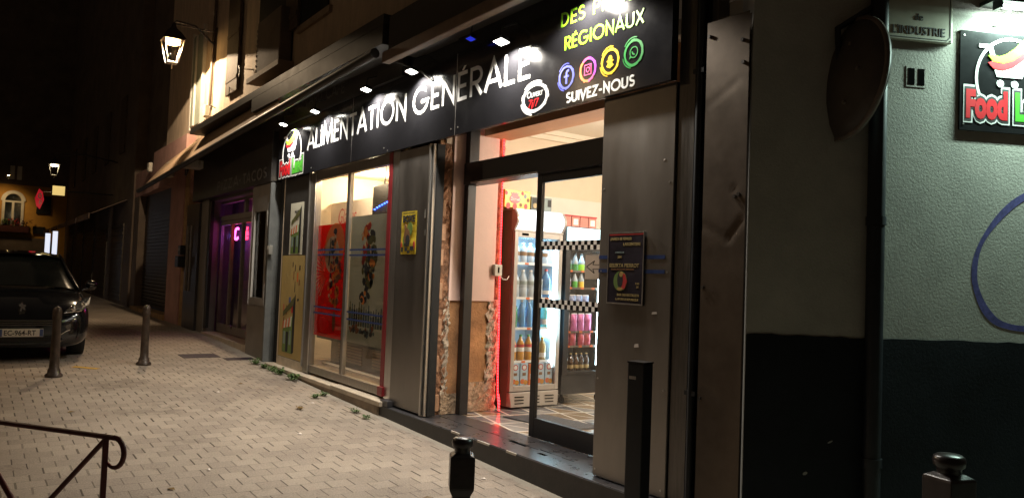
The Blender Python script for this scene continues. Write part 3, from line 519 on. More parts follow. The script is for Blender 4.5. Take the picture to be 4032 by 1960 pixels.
# ------------------------------------------------------------------ fascia sign of the shop
fs = thing('fascia_sign', 'long glossy black fascia sign reading ALIMENTATION GÉNÉRALE above the shop window and door', 'sign', (-7.7, 0, 2.98))
b = MB()
for x0, x1 in ((-11.75, -8.93), (-8.926, -6.43), (-6.426, -3.6)): b.box(x0, x1, -.03, .0, 2.98, 3.78)
b.box(-8.93, -3.6, .0, .03, 2.985, 4.0); b.box(-6.426, -3.6, -.029, .0, 3.782, 4.0); b.build('panel', 'black_panel', fs)
b = MB(); b.box(-8.931, -8.925, -.0302, -.02, 2.98, 3.78); b.box(-6.431, -6.425, -.0302, -.02, 2.98, 3.78); b.each('panel_seam', 'alu', fs)
b = MB()
for x, z in ((-10.3, 3.04), (-8.0, 3.04), (-6.5, 3.05), (-6.37, 3.05), (-7.9, 3.0)): b.disc(x, z, .009, .009, -.034, -.03, 8)
b.each('screw_head', 'alu', fs)
stroke_text(MB(), "ALIMENTATION", -10.47, 3.305, .275, 2.985, .036, -.0335, -.03).build('lettering', 'white_vinyl', fs)
stroke_text(MB(), "GE'NE'RALE", -7.33, 3.305, .275, 2.12, .036, -.0335, -.03).build('lettering', 'white_vinyl', fs)
stroke_text(MB(), "RE'GIONAUX", -4.755, 3.435, .105, .885, .016, -.0335, -.03).build('lettering', 'lime_vinyl', fs)
stroke_text(MB(), "DES PROD", -4.81, 3.635, .11, .88, .016, -.0335, -.03).build('lettering', 'lime_vinyl', fs)
stroke_text(MB(), "SUIVEZ-NOUS", -4.71, 3.005, .078, .765, .0165, -.0335, -.03).build('lettering', 'white_vinyl', fs)
def brush_ring(cx, cz, r, m, th=.2):
    b = MB(); b.ring(cx, cz, r * (1 - th), r * (1 - th), r, r, -.0335, -.03, 30, 0, 2 * math.pi, .03); b.ring(cx - .004, cz + .008, r * .97, r * 1.02, r * 1.05, r * 1.1, -.0335, -.03, 10, R(70), R(150)); b.ring(cx - .006, cz - .004, r * 1.01, r * 1.01, r * 1.07, r * 1.08, -.0335, -.03, 8, R(190), R(260)); return b.build('ring', m, fs)
brush_ring(-4.72, 3.213, .097, 'blue_vinyl')
b = MB(); r = .097
for i in range(30):
    t0, t1 = 2 * math.pi * i / 30, 2 * math.pi * (i + 1) / 30; cx, cz = -4.46, 3.222; sx = math.cos((t0 + t1) / 2 - .4)
    b.mat(0 if sx < -.35 else (1 if sx < .45 else 2)); j = 1 + random.uniform(-.03, .05)
    b.prism([(cx + .8 * r * math.cos(t0), cz + .8 * r * math.sin(t0)), (cx + r * j * math.cos(t0), cz + r * j * math.sin(t0)), (cx + r * j * math.cos(t1), cz + r * j * math.sin(t1)), (cx + .8 * r * math.cos(t1), cz + .8 * r * math.sin(t1))], -.0335, -.03)
b.build('ring', ['orange_vinyl', 'pink_vinyl', 'purple_vinyl'], fs)
brush_ring(-4.21, 3.232, .099, 'yellow_vinyl'); brush_ring(-3.965, 3.243, .099, 'leafgreen_vinyl')
b = MB(); b.box(-4.729, -4.709, -.0335, -.03, 3.16, 3.245); b.box(-4.748, -4.69, -.0338, -.03, 3.213, 3.228); b.ring(-4.69, 3.243, .019, .012, .039, .032, -.0332, -.03, 8, R(90), R(180)); b.build('icon', 'blue_vinyl', fs)
b = MB()
for q, e in ((.042, .0075),):
    x, z = -4.46, 3.222; b.box(x - q, x + q, -.0335, -.03, z + q - e, z + q); b.box(x - q, x + q, -.0335, -.03, z - q, z - q + e); b.box(x - q, x - q + e, -.0335, -.03, z - q + e, z + q - e); b.box(x + q - e, x + q, -.0335, -.03, z - q + e, z + q - e)
b.ring(-4.46, 3.222, .015, .015, .022, .022, -.0335, -.03, 16); b.disc(-4.436, 3.247, .005, .005, -.0335, -.03, 8); b.build('icon', 'pink_vinyl', fs)
b = MB(); x, z = -4.21, 3.228; b.prism([(x + a * .05, z + c * .05) for a, c in ((-.5, -.75), (-.25, -.8), (0, -1.0), (.25, -.8), (.5, -.75), (.8, -.55), (.5, -.25), (.45, 0), (.75, .1), (.7, .25), (.45, .25), (.42, .65), (.2, .95), (0, 1.0), (-.2, .95), (-.42, .65), (-.45, .25), (-.7, .25), (-.75, .1), (-.45, 0), (-.5, -.25), (-.8, -.55))], -.0335, -.03); b.build('icon', 'yellow_vinyl', fs)
b = MB(); b.ring(-3.962, 3.246, .035, .035, .043, .043, -.0335, -.03, 20); b.prism([(-4.0, 3.225), (-3.985, 3.212), (-4.008, 3.2)], -.0337, -.03); b.ring(-3.955, 3.254, .018, .018, .029, .029, -.0338, -.03, 8, R(180), R(275)); b.build('icon', 'leafgreen_vinyl', fs)
b = MB(); b.ring(-5.13, 3.122, .15, .098, .185, .126, -.0335, -.03, 34, 0, 2 * math.pi, .03); b.ring(-5.135, 3.13, .18, .125, .19, .138, -.0332, -.03, 9, R(60), R(140)); b.ring(-5.135, 3.115, .18, .125, .195, .14, -.0332, -.03, 9, R(190), R(260)); b.build('ring', 'white_vinyl', fs)
text('lettering', 'O', .078, T((-5.245, -.032, 3.13)), 'white_vinyl', fs); text('lettering', 'UVERT', .056, T((-5.188, -.032, 3.13)), 'white_vinyl', fs); text('lettering', '7j/7', .1, T((-5.225, -.032, 3.045)), 'red_vinyl', fs, sx=.95, shear=.15)
# the trolley logo, also used on the side wall
def trolley_logo(mtx, par, s=1., zs=1.):
    S = mtx @ Matrix.Diagonal((s, 1, s * zs, 1))
    for k, (tx, x0, m) in enumerate((('Food', 0, 'red_vinyl'), ('Land', .545, 'green_vinyl'))):
        for off, e, mm in ((.07, .0012, 'white_vinyl'), (.048, .0022, 'ink_black'), (.022, .0032, m)):
            sz = .39
            text('lettering', tx, sz, S @ T((x0 + .06, -.0005 - e * .5, .06)), mm, par, ext=e * .5, off=off, sx=.57)
    b = MB(S); b.ring(.56, .48, .37, .42, .40, .45, -.003, 0, 30, R(-25), R(205)); b.build('arc', 'white_vinyl', par)
    b = MB(S); b.prism([(.36, .62), (.72, .62), (.78, .82), (.66, .74), (.5, .66)], -.0035, 0); b.prism([(.4, .5), (.68, .5), (.73, .62), (.36, .62)], -.0032, 0)
    b.prism([(.2, .84), (.2, .8), (.3, .8), (.36, .62), (.41, .63), (.34, .84)], -.0045, 0); b.disc(.44, .43, .04, .04, -.0035, 0, 14); b.disc(.6, .43, .04, .04, -.0035, 0, 14); b.build('trolley', 'white_vinyl', par)
    for m, dz, yy in (('lime_vinyl', 0, -.006), ('red_vinyl', -.075, -.0052)):
        b = MB(S); P = [(.3, .72), (.36, .66), (.47, .65), (.58, .69), (.7, .78), (.74, .84), (.69, .92), (.6, .82), (.5, .75), (.42, .72), (.34, .735)]; b.prism([(x, z + dz) for x, z in P], yy, 0); b.build('ribbon', m, par)
trolley_logo(T((-11.7, -.0305, 3.0)), fs, 1.03, .72)
# old board above the fascia
ob = thing('old_sign_board', 'dark unlit board with worn grey lettering above the white trolley logo', 'sign', (-9.8, -.06, 3.75))
MB().box(-12.0, -7.55, -.065, .15, 3.785, 4.22).build('panel', 'cafe_panel', ob)
stroke_text(MB(T((-11.75, 0, 4.02)) @ Matrix.Rotation(R(2.2), 4, 'Y') @ T((11.75, 0, -4.02))), "LE BOULEVARD CAFE", -11.75, 3.98, .14, 2.6, .02, -.068, -.065).build('lettering', 'darkgray_letter', ob)
# ------------------------------------------------------------------ things on the side wall
ws = thing('wall_sign', 'square black sign with a trolley logo under the tube lamp on the side wall', 'sign', F2 @ Vector((1.1, 0, 2.6)))
b = MB(F2); b.box(.575, 1.75, -.012, -.001, 2.612, 3.225); b.build('panel', 'black_matte', ws)
b = MB(F2)
for u, z in ((.6, 3.195), (.6, 2.65)): b.disc(u, z, .006, .006, -.015, -.012, 8)
b.each('screw_head', 'alu', ws)
trolley_logo(F2 @ T((.575, -.0125, 2.665)), ws, .62, .93)
tl = thing('tube_lamp', 'lit white tube lamp in a hooded holder at the top right of the side wall', 'lamp', F2 @ Vector((1.3, 0, 3.36)))
b = MB(F2); b.tube([(.74, -.13, 3.345), (2.0, -.13, 3.345)], .013, 10); tube = b.build('tube', 'tube_white', tl)
b = MB(F2); b.box(.7, 2.05, -.19, -.012, 3.375, 3.40); b.box(.7, 2.05, -.2, -.19, 3.352, 3.40); b.box(.715, .735, -.16, -.1, 3.325, 3.375); b.build('hood', 'black_frame', tl)
b = MB(F2); b.box(.795, .83, -.012, 0, 3.27, 3.33); b.box(.805, .82, -.12, -.012, 3.318, 3.326); b.build('bracket', 'alu', tl)
b = MB(F2); b.tube([(.9, -.012, 3.36), (.93, -.008, 3.29), (.91, -.006, 3.265), (.84, -.006, 3.25)], .004, 6); b.build('cable', 'off_white', tl)
la = bpy.data.lights.new('tube_light', 'AREA'); la.shape = 'RECTANGLE'; la.size = 1.2; la.size_y = .03; la.energy = TUBE_E; la.color = (.7, 1., .86)
lo = bpy.data.objects.new('tube_light', la); col.objects.link(lo); lo.matrix_world = F2 @ T((1.37, -.13, 3.328)) @ Matrix.Rotation(R(15), 4, 'X'); adopt(lo, tl)
# shop awning case above (the band that shades the wall top)
ns = thing('street_name_plate', 'cream enamel street name plate ending in L\'INDUSTRIE on the side wall', 'sign', F2 @ Vector((.3, 0, 3.1)))
b = MB(F2); b.box(.07, .505, -.03, 0, 3.125, 3.5); b.build('plate', 'enamel_cream', ns, .006)
b = MB(F2); b.box(.085, .465, -.0315, -.03, 3.14, 3.144); b.box(.487, .491, -.0315, -.03, 3.165, 3.48); b.prism([(.465, 3.14), (.467, 3.137), (.492, 3.162), (.487, 3.165)], -.0315, -.03); b.disc(.493, 3.14, .005, .005, -.032, -.03, 8); b.build('border', 'ink_black', ns)
text('lettering', "L'INDUSTRIE", .072, F2 @ T((.28, -.031, 3.163)), 'ink_black', ns, align='CENTER', sx=.88); text('lettering', 'de', .06, F2 @ T((.28, -.031, 3.25)), 'ink_black', ns, align='CENTER')
dp = thing('downpipe', 'dark vertical downpipe at the edge between the chamfered wall and the lit side wall', 'pipe', (CX, CY, .1))
b = MB(F2); b.tube([(0.005, -.055, -.1), (0.005, -.055, 9)], .05, 16); b.build('pipe', 'pipe_black', dp)
b = MB(F2)
for z in (.6, 2.0, 3.6): b.tube([(0.005, -.055, z), (0.005, -.055, z + .05)], .057, 16)
b.each('clamp', 'pipe_black', dp)
tm = thing('traffic_mirror', 'round convex traffic mirror seen from the side, in the dark above the corner downpipe', 'mirror', (CX - .02, CY - .1, 2.9))
ax = (Vector((math.cos(R(64)), math.sin(R(64)), -.1))).normalized(); q = ax.to_track_quat('Z', 'Y').to_matrix(); c0 = Vector((CX - .06, CY - .16, 2.86))
MB().lathe([(.03, -.09), (.16, -.075), (.28, -.04), (.355, 0), (.362, .03), (.345, .04)], c0, 40, q).build('housing', 'mirror_back', tm)
MB().lathe([(.345, .036), (.25, .062), (.12, .08), (.01, .085)], c0, 40, q).build('mirror_face', 'mirror_face', tm)
MB().lathe([(.352, -.004), (.37, -.002), (.37, .02), (.356, .022)], c0, 40, q).build('rim', 'mirror_rim', tm)
b = MB()
for k in range(6): a_ = k * math.pi / 3; b.lathe([(.012, -.02), (.012, 0)], c0 + q @ Vector((.2 * math.cos(a_), .2 * math.sin(a_), -.055)), 8, q)
b.each('bolt', 'mirror_rim', tm)
b = MB(); b.tube([tuple(c0 - ax * .05), tuple(c0 - ax * .05 + Vector((-.02, .0, .3))), (CX + .02, CY - .04, 3.3)], .02, 8); b.build('bracket', 'pipe_black', tm)
# ------------------------------------------------------------------ flood lights over the fascia
def spot(name, loc, target, energy, size, blend, c, rad=.04):
    l = bpy.data.lights.new(name, 'SPOT'); l.energy = energy; l.spot_size = R(size); l.spot_blend = blend; l.color = c; l.shadow_soft_size = rad
    o = bpy.data.objects.new(name, l); col.objects.link(o); o.location = loc; o.rotation_euler = (Vector(target) - Vector(loc)).to_track_quat('-Z', 'Y').to_euler(); return o
FL = [(-11.02, .18, 3.72, 'first flood light from the left, above the trolley logo', 1), (-9.76, .18, 3.71, 'flood light above the letters LIM of the fascia sign', 1), (-8.2, .16, 3.72, 'flood light above the letters TIO of the fascia sign', 1), (-7.1, .15, 3.71, 'flood light above the letters GE of the fascia sign', 1), (-5.43, .16, 3.63, 'flood light above the letters ALE at the right of the white text', 1), (-4.42, .2, 3.80, 'rightmost flood light, above the lime green letters', 1), (-6.0, .12, 3.8, 'small unlit flood light with a bluish glint between the lit ones', 0)]
for x, d, z, lab, on in FL:
    t = thing('flood_light', lab, 'flood light', (x, -d, z), 'flood lights over the fascia sign')
    y = -d - .03; s = 1. if on else .7; A = T((x, y, z)) @ Matrix.Rotation(R(-14), 4, 'X')
    b = MB(A); b.hexa([(-.07 * s, -.05 * s, 0), (.07 * s, -.05 * s, 0), (.07 * s, .05 * s, 0), (-.07 * s, .05 * s, 0)], [(-.055 * s, -.035 * s, .04), (.055 * s, -.035 * s, .04), (.055 * s, .035 * s, .04), (-.055 * s, .035 * s, .04)]); b.build('housing', 'black_frame', t)
    b = MB(A); b.box(-.06 * s, .06 * s, -.042 * s, .042 * s, -.004, -.001); b.build('lens', 'flood_face' if on else 'flood_glint_blue', t)  # unlit lens glows faintly blue to imitate a reflected glint
    b = MB(); b.tube([(x, y, z + .03), (x, y + .01, z + .13), (x, -.03, z + .2)], .008, 6); b.build('arm', 'black_frame', t)
    if on:
        l = spot('flood_beam', (x, y, z - .03), (x, y + .35, z - 1.), FLOOD_W * (.55 if x < -10 else (.8 if x < -9 else 1)), 140, .35, (1., .93, .82)); l.parent = t; l.matrix_parent_inverse = T((-x, d, -z))
# ------------------------------------------------------------------ awnings
aw = thing('cafe_awning', 'long rolled up cafe awning with a tan cloth edge lit by the street lamp', 'awning', (-13, -.2, 4.2))
b = MB(); b.box(-16.1, -7.36, -.4, .2, 4.23, 4.34); b.box(-12.0, -7.37, -.4, .2, 4.02, 4.225); b.build('case', 'awning_case', aw)
b = MB(); b.hexa([(-20.6, -.45, 3.55), (-10.4, -.45, 3.86), (-10.4, -.43, 3.84), (-20.6, -.43, 3.53)], [(-20.6, -.02, 4.13), (-12.6, -.02, 4.56), (-12.6, 0, 4.54), (-20.6, 0, 4.11)]); b.build('cloth', 'awning_cloth', aw)
b = MB(); b.tube([(-21.4, -.44, 3.49), (-7.45, -.44, 3.93)], .055, 10); b.build('front_bar', 'awning_case', aw)
b = MB(); b.tube([(-16.9, -.44, 3.66), (-16.4, -.1, 3.72)], .045, 8); b.box(-16.75, -16.4, -.38, -.05, 3.62, 3.78); b.build('arm', 'off_white', aw)
a2 = thing('shop_awning', 'rolled up awning over the shop sign, dark case with a brown front bar', 'awning', (-5.5, -.2, 3.9))
b = MB(); b.box(-7.3, -3.4, -.36, .2, 3.93, 4.3); b.build('case', 'awning_case', a2)
b = MB(); b.box(-7.32, -3.4, -.42, -.33, 3.80, 3.915); b.build('front_bar', 'awning_brown', a2, .01)
b = MB(); b.tube([(-7.3, -.36, 3.86), (-7.05, -.1, 3.72), (-6.9, -.04, 3.6)], .012, 6); b.build('arm', 'awning_case', a2)
# ------------------------------------------------------------------ upper wall fixtures
ac = thing('air_conditioner', 'boxy air conditioning unit on a shelf on the upper wall above the awning', 'air conditioner', (-13.4, 0, 5))
b = MB(); b.box(-13.2, -12.0, -.02, .18, 4.91, 5.8); b.build('body', 'dark_wall', ac, .02)
b = MB()
for i in range(9): z = 4.93 + i * .085; b.hexa([(-13.4, .1, z), (-13.2, -.03, z + .03), (-13.2, .17, z + .03), (-13.4, .17, z)], [(-13.4, .1, z + .04), (-13.2, -.03, z + .07), (-13.2, .17, z + .07), (-13.4, .17, z + .04)])
b.build('side_grille', 'off_white', ac)
b = MB(); b.box(-13.6, -11.9, -.06, .19, 4.82, 4.905); b.build('shelf', 'facade_trim', ac)
wp = thing('wall_pipe', 'thin lead pipe running down the lit upper wall to a small white box', 'pipe', (-16.9, .15, 5))
b = MB(); b.tube([(-17.0, .15, 5.06), (-16.98, .15, 6.0), (-16.75, .15, 9.4)], .035, 8); b.build('pipe', 'pipe_lead', wp)
jb = thing('junction_box', 'small white junction box at the lower end of the wall pipe', 'junction box', (-17.1, .12, 4.9))
b = MB(); b.box(-17.2, -17.02, .06, .2, 4.82, 5.06); b.box(-17.16, -17.06, .08, .18, 4.74, 4.818); b.build('box', 'off_white', jb, .01)
for x, z in ((-15.2, 5.02), (-14.55, 5.3), (-16.6, 4.9), (-12.2, 5.0)):
    t = thing('wall_hook', 'thin bent iron hook sticking out of the upper wall', 'hook', (x, .2, z), 'iron hooks on the upper wall')
    MB().tube([(x - .1, .2, z + .05), (x - .1, .1, z + .08), (x, .06, z + .07), (x + .06, .06, z - .02), (x + .04, .06, z - .15)], .009, 6).build('hook', 'black_iron', t)
# street lamp lantern on a bracket
LX, LY, LZ = -16.92, -.66, 6.24
def lantern(loc, label, bulb, s=1., arm_to=None):
    x, y, z = loc; t = thing('street_lamp', label, 'street lamp', loc)
    A = T(loc) @ Matrix.Diagonal((s, s, s, 1)); h = 4
    b = MB(A); b.lathe([(.30, -.0), (.31, .03), (.2, .16), (.08, .26), (.05, .34), (.01, .38)], (0, 0, 0), 4, None, True); b.build('hood', 'black_iron', t)
    b = MB(A); r0, r1, zz = .27, .14, -.46
    cs = [(math.cos(R(45 + 90 * k)), math.sin(R(45 + 90 * k))) for k in range(4)]
    for k in range(4):
        c, d = cs[k], cs[(k + 1) % 4]; b.tube([(c[0] * r0, c[1] * r0, 0), (c[0] * r1, c[1] * r1, zz)], .011, 6); b.tube([(c[0] * r1, c[1] * r1, zz), (d[0] * r1, d[1] * r1, zz)], .011, 6)
    b.lathe([(r1 * .72, zz - .012), (r1, zz), (r1 * .9, zz + .02)], (0, 0, 0), 4, None, True); b.tube([(0, 0, zz), (0, 0, zz - .12)], .015, 6); b.build('cage', 'alu', t)
    b = MB(A)
    for k in range(4):
        c, d = cs[k], cs[(k + 1) % 4]; b.quad((c[0] * r0, c[1] * r0, -.005), (d[0] * r0, d[1] * r0, -.005), (d[0] * r1, d[1] * r1, zz), (c[0] * r1, c[1] * r1, zz))
    b.build('glass', 'pane_lamp', t)
    b = MB(A); b.lathe([(.1, -.005), (.15, -.02), (.14, -.06), (.07, -.085), (.01, -.09)], (0, 0, 0), 14); b.build('bulb', bulb, t)
    if arm_to:
        ax_ = arm_to; b = MB(); b.tube([(x, y, z + .36 * s), (x, y + .05, z + .42 * s), (x, (y + ax_) / 2, z + .4 * s), (x, ax_, z + .05)], .022, 8); b.tube([(x, y, z + .36 * s), (x, ax_, z + .35)], .014, 6); b.box(x - .05, x + .05, ax_ - .04, ax_, z - .25, z + .45); b.build('bracket', 'black_iron', t)
    return t
lt = lantern((LX, LY, LZ), 'lit tapered lantern on an iron bracket on the upper wall, glowing orange', 'bulb_warm', 1.0, .2)
op = lantern((-12.5, -7.0, 5.9), 'lit street lantern on a pole across the street', 'bulb_warm', 1.0)
MB().tube([(-12.5, -7.6, -.2), (-12.5, -7.6, 6.6), (-12.5, -7.4, 6.75), (-12.5, -7.0, 6.3)], .05, 8).build('pole', 'black_iron', op)
spot('opposite_lantern_light', (-12.5, -7.0, 5.75), (-12.5, -6.4, 0), OPPOSITE_W, 150, .3, (1., .72, .48), .08)
l = spot('lantern_light', (LX, LY, LZ - .12), (LX, LY, 0), LANTERN_W, 157, .02, (1., .75, .49), .06)
# ------------------------------------------------------------------ cafe front
cf = thing('closed_cafe', 'dark grey closed cafe front with a panel reading PIZZA TACOS beside the shop', 'shopfront', (-15, 0, .3))
b = MB(); b.box(-17.2, -11.98, -.05, .2, 2.99, 4.3); b.build('sign_panel', 'cafe_panel', cf, .01)
for s, x, wd in (('PIZZA', -15.2, 1.4), ('TACOS', -13.5, 1.28)): stroke_text(MB(), s, x, 3.07, .17, wd, .03, -.054, -.05, .2).build('lettering', 'darkgray_letter', cf)
MB().box(-13.72, -13.66, -.054, -.05, 3.13, 3.17).build('lettering', 'darkgray_letter', cf)
stroke_text(MB(), 'GRILL', -17.0, 3.07, .17, 1.2, .03, -.054, -.05, .2).build('lettering', 'darkgray_letter', cf) if False else None
b = MB(); b.box(-13.06, -12.03, .0, .25, .1, 1.04); b.box(-13.06, -12.03, .0, .25, 2.67, 3.0); b.box(-13.06, -12.92, .0, .25, 1.04, 2.67); b.box(-12.1, -12.03, 0, .25, 1.04, 2.67); b.each('pier', 'cafe_grey', cf)
b = MB(); b.box(-12.028, -11.98, -.04, .25, .1, 2.98); b.build('side_board', 'cafe_side', cf); b = MB(); b.box(-11.978, -11.52, .12, .2, .1, 3.2); b.build('dark_niche', 'dark_gap', cf)
b = MB(); x0, x1, z0, z1 = -12.92, -12.1, 1.04, 2.67; b.box(x0, x0 + .1, -.03, .05, z0, z1); b.box(x1 - .09, x1, -.03, .05, z0, z1); b.box(x0 + .1, x1 - .09, -.03, .05, z1 - .12, z1); b.box(x0 + .1, x1 - .09, -.03, .05, z0, z0 + .12); fr = b.build('window_frame', 'cafe_grey', cf)
b = MB(); b.box(x0 - .012, x0, -.035, .0, z0, z1); b.box(x0 + .1, x0 + .112, -.032, 0, z0 + .1, z1 - .1); b.box(x1 - .01, x1 + .0, -.036, -.03, z0 + .02, z0 + .35); b.box(x1 - .01, x1, -.036, -.03, 2.3, 2.55); b.each('frame_edge', 'white_frame', fr)
b = MB(); b.box(x0 + .1, x1 - .09, .01, .016, z0 + .12, z1 - .12); b.build('pane', 'pane_dark', fr)
b = MB(); b.box(-13.0, -12.0, .5, .52, .3, 3); b.build('window_back', 'dark_gap', cf)
b = MB(); b.box(-16.75, -16.2, .05, .28, .1, 3.0); b.box(-16.2, -13.06, .12, .4, 2.95, 3.6); b.each('pier', 'cafe_grey', cf)
b = MB(); b.box(-17.85, -17.72, .0, .2, .1, 2.95); b.box(-17.72, -16.75, .0, .2, .1, 1.1); b.box(-17.72, -16.75, .0, .2, 2.5, 2.95); b.box(-17.3, -16.75, .0, .2, 1.1, 2.5); b.each('pier', 'cafe_panel', cf)
b = MB(); b.box(-17.7, -17.64, -.02, .1, 1.1, 2.5); b.box(-17.36, -17.3, -.02, .1, 1.1, 2.5); fr = b.build('window_frame', 'cafe_frame', cf); b = MB(); b.box(-17.64, -17.36, .02, .026, 1.1, 2.5); b.build('pane', 'pane_dark', fr); b = MB(); b.box(-17.7, -17.3, .15, .2, 1.1, 2.5); b.build('window_back', 'dark_gap', cf)
b = MB(); b.box(-16.2, -16.03, .06, .12, .42, 2.95); b.build('pier_trim', 'black_frame', cf)
dv = MB(); zt, zb = 2.55, .36
for x in (-16.2, -15.44, -14.7, -13.95): dv.box(x, x + .07, .3, .36, zb, zt)
dv.box(-13.86, -13.06, .29, .37, .34, 2.95)
for x0, x1 in ((-16.13, -15.44), (-15.37, -14.7), (-14.63, -13.95)): dv.box(x0, x1, .302, .358, zb, zb + .16); dv.box(x0, x1, .302, .358, zt - .08, zt)
dv.box(-16.2, -13.86, .29, .37, 2.56, 2.66); dv.box(-16.2, -13.86, .29, .37, 2.9, 2.95); dv.box(-14.6, -14.5, .3, .36, 2.66, 2.9); d_ = dv.build('door_leaves', 'cafe_frame', cf)
b = MB()
for x0, x1 in ((-16.13, -15.44), (-15.37, -14.7), (-14.63, -13.95)): b.box(x0, x1, .325, .331, zb + .16, zt - .08)
b.box(-16.2, -14.6, .325, .331, 2.66, 2.9); b.box(-14.5, -13.86, .325, .331, 2.66, 2.9); b.build('pane', 'pane', d_)
b = MB(); b.disc(-15.02, .5, .03, .03, .27, .3, 8); b.build('door_stop', 'alu', d_)
b = MB(); b.box(-16.2, -13.06, .02, .4, .05, .34); b.build('threshold', 'sill_stone', cf)
mat('cafe_inside', (.22, .18, .2), .7, nz=(2, .3))
b = MB(); b.box(-17.2, -12.0, .78, .88, .2, 3.3); b.box(-17.3, -17.2, .4, 2.1, .2, 3.3); b.box(-12.0, -11.9, .4, 2.1, .2, 3.3); b.box(-17.2, -12.0, .4, 2, .2, .33); b.box(-17.3, -11.9, .42, 2.1, 3.3, 3.4); b.build('inner_wall', 'cafe_inside', cf)
ne = thing('neon_sign', 'glowing pink and red neon word Café behind the glass of the cafe door', 'neon sign', (-15.3, .5, 2.2))
b = MB()
for k, (tx, x, m) in enumerate((('C', -15.85, 'neon_pink'), ('f', -15.24, 'neon_red'), ('é', -15.09, 'neon_red'))): text('letter_tube', tx, .36, T((x, .48, 2.17)) @ Matrix.Rotation(R(-4), 4, 'Y'), m, ne, ext=.012, off=.002, sx=1.15, shear=.15)
b.ring(-16.0, 2.27, .06, .09, .085, .115, .47, .49, 18); b.box(-16.08, -15.92, .47, .49, 2.12, 2.14); b.build('cup_tube', 'neon_blue', ne)
for x, c, e in ((-15.65, (1, .1, .6), 1.5), (-15.05, (1, .04, .1), 1.2), (-16.3, (.3, .2, 1), 1.1)):
    l = bpy.data.lights.new('neon_light', 'POINT'); l.energy = e; l.color = c; l.shadow_soft_size = .12; o = bpy.data.objects.new('neon_light', l); col.objects.link(o); o.location = (x, .56, 2.28); adopt(o, ne)
mailb = thing('mailbox', 'pair of small black letter boxes on the ochre pier left of the cafe', 'mailbox', (-17.95, -.05, 1.85))
b = MB(); b.box(-18.1, -17.86, -.1, 0, 1.87, 2.08); b.build('upper_box', 'black_frame', mailb, .01); b = MB(); b.box(-18.16, -17.84, -.14, 0, 1.6, 1.85); b.build('lower_box', 'black_frame', mailb, .01); b = MB(); b.box(-18.08, -17.9, -.104, -.1, 1.96, 2.02); b.box(-18.1, -17.9, -.144, -.14, 1.78, 1.8); b.each('flap', 'ac_metal', mailb)
kb = thing('key_box', 'small grey key box on the dark board between cafe and shop', 'key box', (-11.9, -.04, 1.9)); b = MB(); b.box(-11.965, -11.87, -.06, .0, 1.85, 1.99); b.build('box', 'ac_metal', kb, .006); MB().box(-11.955, -11.9, -.065, -.06, 1.93, 1.98).build('lid', 'off_white', kb)
# ------------------------------------------------------------------ pink rendered neighbour with a roller shutter
pk = thing('pink_shopfront', 'pink rendered pier and beam framing a dark roller shutter left of the cafe', 'shopfront', (-20, 0, .4))
b = MB(); b.box(-19.66, -18.3, 0, .3, .2, 3.6); b.box(-22.1, -18.3, 0, .3, 3.6, 4.6); b.box(-25.0, -22.1, .05, .3, 3.6, 4.3); b.build('pier_and_beam', 'pink_render', pk)
b = MB(); b.box(-18.3, -17.86, .03, .3, .2, 4.3); b.build('ochre_pier', 'ochre_render', pk)
b = MB()
for i in range(34): z = .5 + i * .092; b.hexa([(-24.2, .25, z), (-19.66, .25, z), (-19.66, .3, z), (-24.2, .3, z)], [(-24.2, .22, z + .08), (-19.66, .22, z + .08), (-19.66, .3, z + .08), (-24.2, .3, z + .08)])
b.box(-24.2, -19.66, .3, .32, .3, 3.6); b.build('roller_shutter', 'roller_steel', pk)
b = MB(); b.box(-25, -24.2, .05, .3, .2, 3.6); b.each('pier', 'dark_wall', pk); b = MB(); b.box(-24.2, -19.66, -.05, .25, .2, .46); b.build('threshold', 'ochre_render', pk)
al = thing('alarm_box', 'white alarm box on the pink beam', 'alarm box', (-19.5, -.05, 3.9)); MB().box(-19.78, -19.4, -.12, 0, 3.72, 4.08).build('case', 'off_white', al, .02); MB().box(-19.7, -19.48, -.135, -.12, 3.76, 3.84).build('grille', 'ac_metal', al)
al = thing('alarm_box', 'tiny white box at the left end of the pink beam', 'alarm box', (-22.3, -.05, 4.2)); MB().box(-22.45, -22.2, -.1, 0, 4.1, 4.35).build('case', 'off_white', al, .02); MB().box(-22.4, -22.25, -.11, -.1, 4.15, 4.2).build('grille', 'ac_metal', al)
wc = thing('loose_wires', 'loose black wires hanging below the awning on the ochre pier', 'wire', (-18, 0, 3.8))
for k in range(3): MB().tube([(-18.25, .02, 4.05 - k * .1), (-18.1, -.04, 3.8 - k * .08), (-17.9, -.05, 3.72 - k * .05), (-17.5, -.06, 3.85)], .012, 6).build('wire', 'cable_black', wc)
# dark street front beyond
ds = thing('dark_street_front', 'unlit row of closed shopfronts and upper storeys down the street', 'building', (-35, 0, .4))
b = MB(); b.box(-45, -25.0, .0, .4, .2, 26); b.box(-25, -21.6, .3, .5, 4.3, 26); b.build('wall', 'dark_wall', ds)
for i, x in enumerate((-27.5, -31, -34.5, -38, -42)):
    b = MB()
    for j in range(20): b.box(x - 1.2, x + 1.2, -.03 - .012 * (j % 2), 0, .5 + j * .12, .61 + j * .12)
    b.build('roller_shutter', 'roller_steel', ds)
    b = MB(); b.hexa([(x - 1.5, -1.0, 3.1), (x + 1.5, -1.0, 3.1), (x + 1.5, -.96, 3.1), (x - 1.5, -.96, 3.1)], [(x - 1.5, -.05, 3.6), (x + 1.5, -.05, 3.6), (x + 1.5, 0, 3.6), (x - 1.5, 0, 3.6)]); b.box(x - 1.5, x + 1.5, -1.03, -1.0, 2.95, 3.12); b.build('awning', 'awning_brown', ds)
    b = MB(); b.box(x - .5, x + .5, -.05, 0, 5.2, 7); b.build('shutter', 'old_wood', ds)
